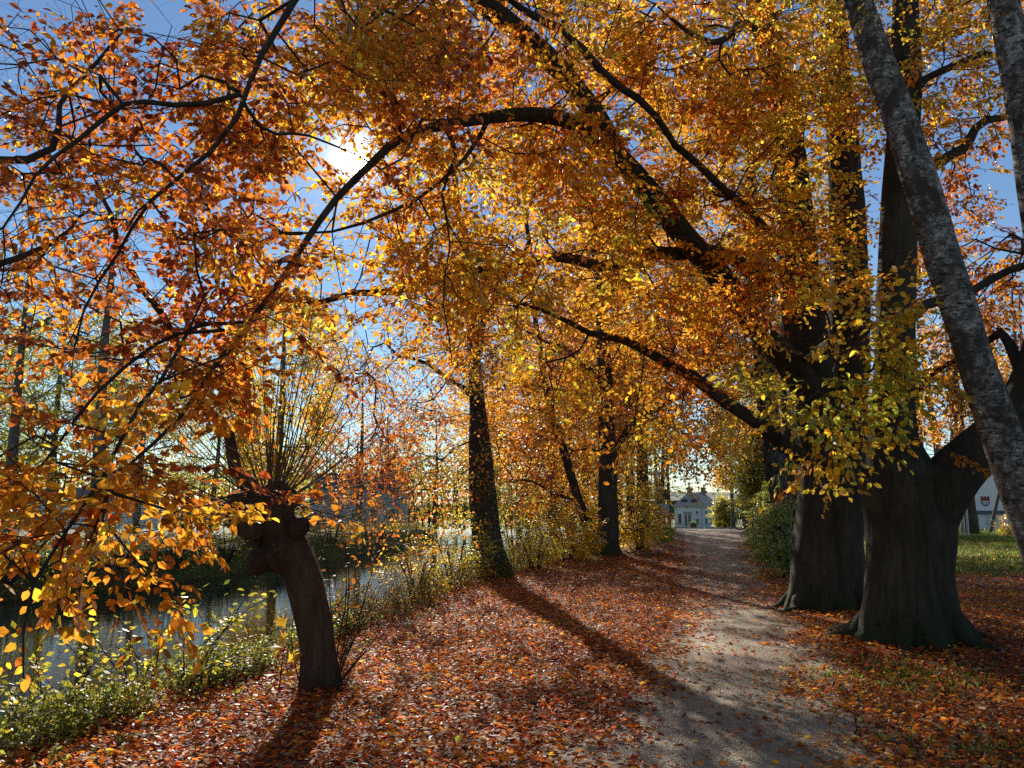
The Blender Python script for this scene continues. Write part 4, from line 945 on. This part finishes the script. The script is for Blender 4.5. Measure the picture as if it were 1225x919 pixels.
# distant woods closing the horizon: one far-off mass
def woods():
    n = 42000; u = rng.uniform(-500, 1750, n); u = u[~((u > 795) & (u < 885))]; n = len(u); d = rng.uniform(115, 165, n)
    x = (u - 612.5) / FPX * d * 1.01
    top = 10 + 6 * np.array([mnoise.noise((a * .035, 4, b * .02)) + .5 * mnoise.noise((a * .16, 1, b * .06)) for a, b in zip(x, d)])
    z = H(x, d) + top * rng.random(n) ** .8
    V, Q, k = leaf_geom(np.stack([x, d, z], 1), unit(rng.normal(0, 1, (n, 3))), unit(rng.normal(0, 1, (n, 3))), rng.uniform(.4, .9, n), False, .8)
    tt = 3.2 + 2.2 * np.array([mnoise.noise((a * .05, 9, b * .03)) for a, b in zip(x, d)])
    m = 500; xs_ = rng.uniform(-130, 190, m); ds = rng.uniform(112, 150, m); uu = 612.5 + xs_ / ds * FPX; ok = ~((uu > 790) & (uu < 885)); xs_ = xs_[ok]; ds = ds[ok]; m = len(xs_)
    A = np.stack([xs_, ds, H(xs_, ds)], 1); B = A + np.stack([rng.normal(0, .6, m), np.zeros(m), rng.uniform(8, 15, m)], 1); SV, SQ = segs_geom(A, B, np.full(m, .22), np.full(m, .05), 4)
    cols = np.concatenate([palcol(tt, .5, .3) * .6, np.tile(np.array([[.09, .07, .05]]), (len(SQ), 1))])
    o = raw_mesh('distant_woods', np.concatenate([V, SV]), np.concatenate([Q, SQ + len(V)]), M_weed, None, False, attrs={'leafcol': ('FACE', cols)})
    props(o, 'far-off olive and brown woods closing the view beyond the meadows', 'woods', kind='stuff')
woods()
# ------------------------------------------------------------------ buildings
M_plaster = plain('white_plaster', (.9, .89, .86), .8, .2, 0, .05, 2)
M_grey = plain('grey_plaster', (.42, .41, .4), .8, .2)
M_glass = plain('window_glass', (.03, .035, .04), .12, .6)
M_roof = plain('roof_tile', (.52, .42, .32), .6, .4, 0, .25, 1.2)
M_dkroof = plain('slate', (.1, .1, .11), .85, .1)
M_brick = plain('chimney_brick', (.3, .2, .14), .8, .2)
M_frame = plain('painted_wood', (.7, .68, .62), .6, .3)
M_door = plain('brown_door', (.16, .09, .05), .6, .3)
M_metal = plain('galvanised_steel', (.4, .41, .42), .45, .5, .6)
M_black = plain('black_paint', (.02, .02, .022), .4, .5)
M_rub = plain('rubber', (.02, .02, .02), .8, .2)
def window(root, cx, z, wv, hv, yv=-.02, sash=True, origin=None, name='window'):
    f = MB(); t = .07
    f.box((cx, yv, z + hv / 2 - t / 2), (wv, .1, t)); f.box((cx, yv, z - hv / 2 + t / 2), (wv, .1, t))
    for s in (-1, 1): f.box((cx + s * (wv / 2 - t / 2), yv, z), (t, .1, hv - 2 * t))
    f.box((cx, yv, z), (.05, .06, hv - 2 * t)); fo = f.build(name, M_frame, root)
    g = MB(); g.box((cx, yv + .02, z), (wv - 2 * t, .03, hv - 2 * t)); g.build('pane', M_glass, fo)
    s = MB(); s.box((cx, yv - .05, z - hv / 2 - .05), (wv + .16, .2, .07)); s.build('sill', M_frame, fo); return fo
# white house with hipped roof, dormers and two chimneys: local frame x along left facade, y into the house
def house():
    d = 166.0; c = W(839, 600, d); z = Hs(c[0], c[1]); a = R(38)
    r = thing('white_house', (c[0], c[1], z), 'small white house with pale hipped roof and dormers where the path ends', 'house', rz=-a)
    Wd, Dp, Hh = 6.2, 8.5, 4.5                 # corner nearest at origin; left facade spans x in [-Wd,0]; side facade y in [0,Dp]
    w_ = MB(); w_.box((-Wd / 2, Dp / 2, Hh / 2 - .2), (Wd, Dp, Hh + .4)); w_.build('wall', M_plaster, r)
    co = MB(); co.box((-Wd / 2, Dp / 2, Hh - .12), (Wd + .3, Dp + .3, .2)); co.build('cornice', M_frame, r)
    e = .4; zt = Hh + 2.9; ze = Hh - .02
    V = [(-Wd - e, -e, ze), (e, -e, ze), (e, Dp + e, ze), (-Wd - e, Dp + e, ze), (-Wd + 2.0, 2.4, zt), (-2.0, 2.4, zt), (-2.0, Dp - 2.4, zt), (-Wd + 2.0, Dp - 2.4, zt)]
    rf = MB(); rf.add(V, [(0, 1, 5, 4), (1, 2, 6, 5), (2, 3, 7, 6), (3, 0, 4, 7), (4, 5, 6, 7), (3, 2, 1, 0)]); ro = rf.build('roof', M_roof, r)
    for (cx, cyy) in ((-4.2, 3.4), (-1.9, 5.2)):
        ch = MB(); ch.box((cx, cyy, zt + .3), (.8, .7, 1.6)); ch.box((cx, cyy, zt + 1.14), (.96, .86, .12)); ch.build('chimney', M_brick, ro)
    for cx in (-4.15, -2.0):
        dm = MB(); zz = Hh + 1.0; V = [(cx - .75, .55, zz - .45), (cx + .75, .55, zz - .45), (cx + .75, .55, zz + .25), (cx, .55, zz + .7), (cx - .75, .55, zz + .25)]
        V2 = [(x, y + 1.6, z_) for x, y, z_ in V]; dm.add(V + V2, [(0, 5, 6, 1), (1, 6, 7, 2), (2, 7, 8, 3), (3, 8, 9, 4), (4, 9, 5, 0), (0, 1, 2, 4)], [(4, 2, 3)]); do = dm.build('dormer', M_dkroof, r)
        g = MB(); g.box((cx, .53, zz - .08), (1.0, .04, .55)); g.build('pane', M_glass, do)
    window(r, -5.0, 1.9, .8, 2.2, name='window')
    for cx in (-3.6, -2.75): window(r, cx, 1.7, .62, 2.3)
    tr = MB(); tr.box((-3.17, -.08, 3.2), (1.9, .16, .5)); tr.build('door_hood', M_grey, r)
    window(r, -1.0, 3.3, .55, .65); window(r, -1.0, 1.5, .55, 1.1)
    dp = MB(); dp.tube([(.0, -.06, 0), (.0, -.06, Hh - .2)], .06, 6); dp.build('downpipe', M_metal, r)
    # side windows
    for cyy in (2.0, 4.6):
        for zz, hh_ in ((1.5, 1.4), (3.3, .8)):
            f = MB(); f.box((.03, cyy, zz), (.08, .95, hh_)); fo = f.build('window', M_frame, r); g = MB(); g.box((.06, cyy, zz), (.05, .75, hh_ - .2)); g.build('pane', M_glass, fo)
house()
# planter by the house
def planter():
    c = W(828, 600, 158); z = Hs(c[0], c[1]); r = thing('planter', (c[0], c[1], z), 'small brown planter box standing before the white house door', 'planter'); m = MB()
    m.box((0, 0, .55), (1.3, .7, 1.1)); m.box((0, 0, 1.13), (1.45, .85, .08)); m.build('box', M_door, r)
    n = 60; P = rng.uniform(-.5, .5, (n, 3)) * np.array((1, .5, .2)) + np.array((0, 0, 1.25)); leaves_obj('plants', P, unit(rng.normal(0, 1, (n, 3)) + np.array((0, 0, 1))), unit(rng.normal(0, 1, (n, 3))), np.full(n, .3), np.full(n, 4.5), M_weed, r, False)
planter()
# white building with the crest on its gable
def crest_building():
    d = 75.0; c = W(1192, 600, d); z = Hs(c[0], c[1]); r = thing('white_building', (c[0], c[1], z), 'white gabled building with a red and blue crest seen under the bent beech limb', 'building')
    hw, ze, zt, dp = 5.4, 1.4, 5.9, 14.0
    w_ = MB(); w_.box((-.4, dp / 2, ze / 2 - .2), (2 * hw, dp, ze + .4)); w_.build('wall', M_plaster, r)
    b_ = MB(); b_.box((-.4, dp / 2 - .1, ze + .15), (2 * hw + .5, dp + .5, .3)); b_.build('band', plain('band_paint', (.12, .13, .2), .6), r)
    V = [(-hw - .3, 0, ze + .3), (hw - .5, 0, ze + .3), (hw - .9, 0, ze + 1.2), (-.4, 0, zt), (-hw + .1, 0, ze + 1.2)]; V2 = [(x, dp, z_) for x, y, z_ in V]
    g = MB(); g.add(V + V2, [(0, 5, 6, 1), (1, 6, 7, 2), (4, 9, 5, 0), (0, 1, 2, 4), (6, 5, 9, 7)], [(4, 2, 3), (7, 9, 8)]); g.build('gable', M_plaster, r)
    rf = MB(); 
    for s in (-1, 1):
        x0 = -.4; x1 = x0 + s * (hw + .2); rf.add([(x0, -.3, zt + .02), (x1, -.3, ze + 1.0), (x1, dp + .3, ze + 1.0), (x0, dp + .3, zt + .02), (x0, -.3, zt + .2), (x1, -.3, ze + 1.18), (x1, dp + .3, ze + 1.18), (x0, dp + .3, zt + .2)], [(0, 1, 2, 3), (4, 7, 6, 5), (0, 4, 5, 1), (1, 5, 6, 2), (2, 6, 7, 3), (3, 7, 4, 0)])
    rf.build('roof', M_dkroof, r)
    # crest: red battlemented top over a blue-edged pale shield with two marks
    red = plain('crest_red', (.3, .025, .025), .5); blu = plain('crest_blue', (.03, .08, .3), .5); cx = -1.05; cz = 2.55
    cr = MB(); cr.box((cx, -.03, cz + .2), (.8, .05, .26))
    for k in (-1, 0, 1): cr.box((cx + k * .3, -.03, cz + .4), (.18, .05, .15))
    co = cr.build('crest', red, r)
    n = 18; V = []
    for rr in (.42, .34):
        for k in range(n + 1): a = math.pi + math.pi * k / n; V.append((cx + rr * math.cos(a), -.05, cz + .05 + rr * 1.15 * math.sin(a)))
    m = MB(); m.add(V, [(k, k + 1, n + 2 + k, n + 1 + k) for k in range(n)]); m.box((cx - .14, -.05, cz - .1), (.12, .03, .1)); m.box((cx + .14, -.05, cz - .1), (.12, .03, .1)); m.box((cx, -.05, cz - .3), (.2, .03, .06)); m.build('shield', blu, co)
    w2 = MB(); w2.box((1.6, -.02, .75), (1.0, .06, 1.0)); w2.build('window', M_glass, r)
    dr = MB(); dr.box((-.6, -.02, .65), (.95, .06, 1.3)); dr.build('door', M_frame, r)
crest_building()
def far_building(label, u, d, wv, hv, dv, m, nwin, rows):
    c = W(u, 600, d); z = Hs(c[0], c[1]); r = thing('riverside_building', (c[0], c[1], z), label, 'building', group='buildings across the river')
    b_ = MB(); b_.box((0, dv / 2, hv / 2 - .3), (wv, dv, hv + .6)); b_.build('wall', m, r)
    V = [(-wv / 2 - .4, -.4, hv), (wv / 2 + .4, -.4, hv), (wv / 2 + .4, dv + .4, hv), (-wv / 2 - .4, dv + .4, hv), (-wv / 2 - .4, dv / 2, hv + 1.9), (wv / 2 + .4, dv / 2, hv + 1.9)]
    rf = MB(); rf.add(V, [(0, 1, 5, 4), (2, 3, 4, 5), (3, 2, 1, 0)], [(0, 4, 3), (1, 2, 5)]); rf.build('roof', M_dkroof, r)
    for j in range(rows):
        for i in range(nwin): window(r, -wv / 2 + wv * (i + .5) / nwin, 1.7 + j * 2.6, .9, 1.3)
far_building('grey building with two rows of windows behind the thin sapling', 425, 92, 10.5, 4.6, 7, M_grey, 5, 2)
far_building('pale low building glimpsed beyond the far meadow at the left', 95, 95, 12, 3.0, 8, M_plaster, 5, 1)

# ------------------------------------------------------------------ street furniture, bicycle, car
def sign():
    d = 55.0; c = W(793, 600, d); z = Hs(c[0], c[1]); r = thing('road_sign', (c[0], c[1], z), 'grey pole with a round sign seen from behind and a small square plate below it', 'sign')
    m = MB(); m.tube([(0, 0, -.2), (0, 0, 3.0)], .035, 8); m.build('pole', M_metal, r)
    m = MB(); m.tube([(0, -.05, 2.35), (0, -.075, 2.35)], .42, 20); m.build('round_plate', plain('sign_back', (.05, .05, .055), .6), r)
    m = MB(); m.box((.05, -.06, 1.35), (.75, .03, .7)); m.build('square_plate', plain('pale_plate', (.3, .36, .48), .5), r)
    d = 58.0; c = W(785, 600, d); z = Hs(c[0], c[1]); r = thing('street_name_sign', (c[0], c[1], z), 'pale horizontal sign board on a tall pole left of the round sign', 'sign')
    m = MB(); m.tube([(0, 0, -.2), (0, 0, 4.4)], .035, 8); m.build('pole', M_metal, r)
    m = MB(); m.box((-.1, -.06, 4.0), (1.0, .03, .28)); m.build('board', plain('sign_white', (.6, .6, .6), .5), r)
sign()
def posts():
    for (u, d, h, lab) in ((1155, 37.5, 2.3, 'tall pale post at the lawn edge right of the front beech'), (1150.5, 38.2, 2.0, 'second pale post close beside the taller one')):
        c = W(u, 600, d); z = Hs(c[0], c[1]); m = MB(); m.tube([(0, 0, -.2), (0, 0, h)], .055, 10); m.tube([(0, 0, h), (0, 0, h + .03)], .065, 10)
        o = m.build('post', M_metal); o.location = (c[0], c[1], z); props(o, lab, 'post')
    c = W(1139, 600, 36); z = Hs(c[0], c[1]); m = MB(); m.box((0, 0, .12), (.16, .16, .65)); m.box((0, 0, .46), (.2, .2, .05)); o = m.build('bollard', M_black); o.location = (c[0], c[1], z); props(o, 'short dark bollard at the lawn edge beside the front beech', 'bollard')
    c = W(1184, 636, 42.0); z = Hs(c[0], c[1]); m = MB(); m.tube([(0, 0, -.1), (.32, 0, 1.0), (.68, 0, 2.1)], [.09, .085, .08], 10); o = m.build('leaning_pole', M_farbark); o.location = (c[0], c[1], z); props(o, 'brown leaning pole in front of the white building with the crest', 'pole')
    # small white tent-like parasol cover
posts()
bush('yellow_plant', 'small bright yellow-leaved plant by the road near the leaning pole', px(1204, 38), 38, (.35, .35, .5), 3.2, 50, .07)
def bicycle():
    d = 44.0; c = W(884, 600, d); x0, z = c[0], Hs(c[0], c[1]) + .03; r = thing('bicycle', (x0, d, z), 'bicycle parked at the grass edge where the path meets the road', 'bicycle', rz=R(8))
    for s, xx in ((0, 0.0), (1, 1.05)):
        m = MB(); m.torus((xx, 0, .35), .33, .022, 'y'); wh_ = m.build('wheel', M_rub, r)
        k = MB(); k.torus((xx, 0, .35), .305, .01, 'y', 24, 4); k.build('rim', M_metal, wh_)
        k = MB()
        for i in range(12): a = i * math.pi / 6; k.tube([(xx, 0, .35), (xx + .3 * math.cos(a), 0, .35 + .3 * math.sin(a))], .003, 3)
        k.tube([(xx, -.05, .35), (xx, .05, .35)], .025, 8); k.build('spokes', M_metal, wh_)
    f = MB(); bb = (.45, 0, .3); st = (.62, 0, .82); hd = (.14, 0, .84); 
    for a, b_ in ((bb, st), (bb, (.17, 0, .7)), (st, hd), (bb, (1.05, 0, .35)), (st, (1.05, 0, .35)), ((.1, 0, .95), (0.0, 0, .35))): f.tube([a, b_], .016, 6)
    f.build('frame', M_black, r)
    m = MB(); m.tube([(.12, -.28, 1.02), (.08, -.1, 1.04), (.08, .1, 1.04), (.12, .28, 1.02)], .013, 6); m.tube([(.1, 0, .93), (.08, 0, 1.04)], .014, 6); m.build('handlebar', M_metal, r)
    m = MB(); m.tube([(.5, 0, .94), (.6, 0, .95), (.74, 0, .96)], [.03, .05, .09], 8); m.tube([(.62, 0, .82), (.64, 0, .93)], .014, 6); m.build('saddle', M_black, r)
    m = MB(); m.tube([(.45, -.12, .3), (.45, .12, .3)], .015, 6); m.torus((.45, -.04, .3), .09, .008, 'y', 16, 4); m.build('crank', M_metal, r)
bicycle()
def car():
    d = 55.0; c = W(1040, 600, d); z = Hs(c[0], c[1]) + .03; r = thing('parked_car', (c[0], d, z), 'blue car glimpsed in the slit between the two big beeches', 'car', rz=R(4))
    prof = [(-2.1, .3), (-2.15, .75), (-1.9, .92), (-1.1, 1.0), (-.5, 1.42), (.7, 1.45), (1.5, 1.05), (2.1, .95), (2.2, .5), (2.1, .3)]
    m = MB(); V = [(x, s * (.85 if zz < 1.1 else .68), zz) for s in (-1, 1) for x, zz in prof]; n = len(prof)
    m.add(V, [(i, (i + 1) % n, n + (i + 1) % n, n + i) for i in range(n)] + [(0, 1, 8, 9), (1, 2, 7, 8), (2, 3, 6, 7), (3, 4, 5, 6), (10, 19, 18, 11), (11, 18, 17, 12), (12, 17, 16, 13), (13, 16, 15, 14)]); m.build('body', plain('blue_paint', (.08, .15, .35), .25, .6), r)
    g = MB()
    for s in (-1, 1): g.add([(-.95, s * .84, 1.03), (1.3, s * .84, 1.06), (.62, s * .735, 1.38), (-.45, s * .735, 1.37)], [(0, 1, 2, 3)])
    g.build('window', M_glass, r)
    for xx in (-1.35, 1.35):
        for s in (-1, 1):
            t = MB(); t.tube([(xx, s * .68, .32), (xx, s * .88, .32)], .32, 18); to = t.build('wheel', M_rub, r); t = MB(); t.tube([(xx, s * .87, .32), (xx, s * .895, .32)], .2, 14); t.build('rim', M_metal, to)
    for s in (-1, 1):
        h = MB(); h.box((-2.14, s * .6, .7), (.06, .3, .14)); h.build('headlight', M_frame, r)
car()
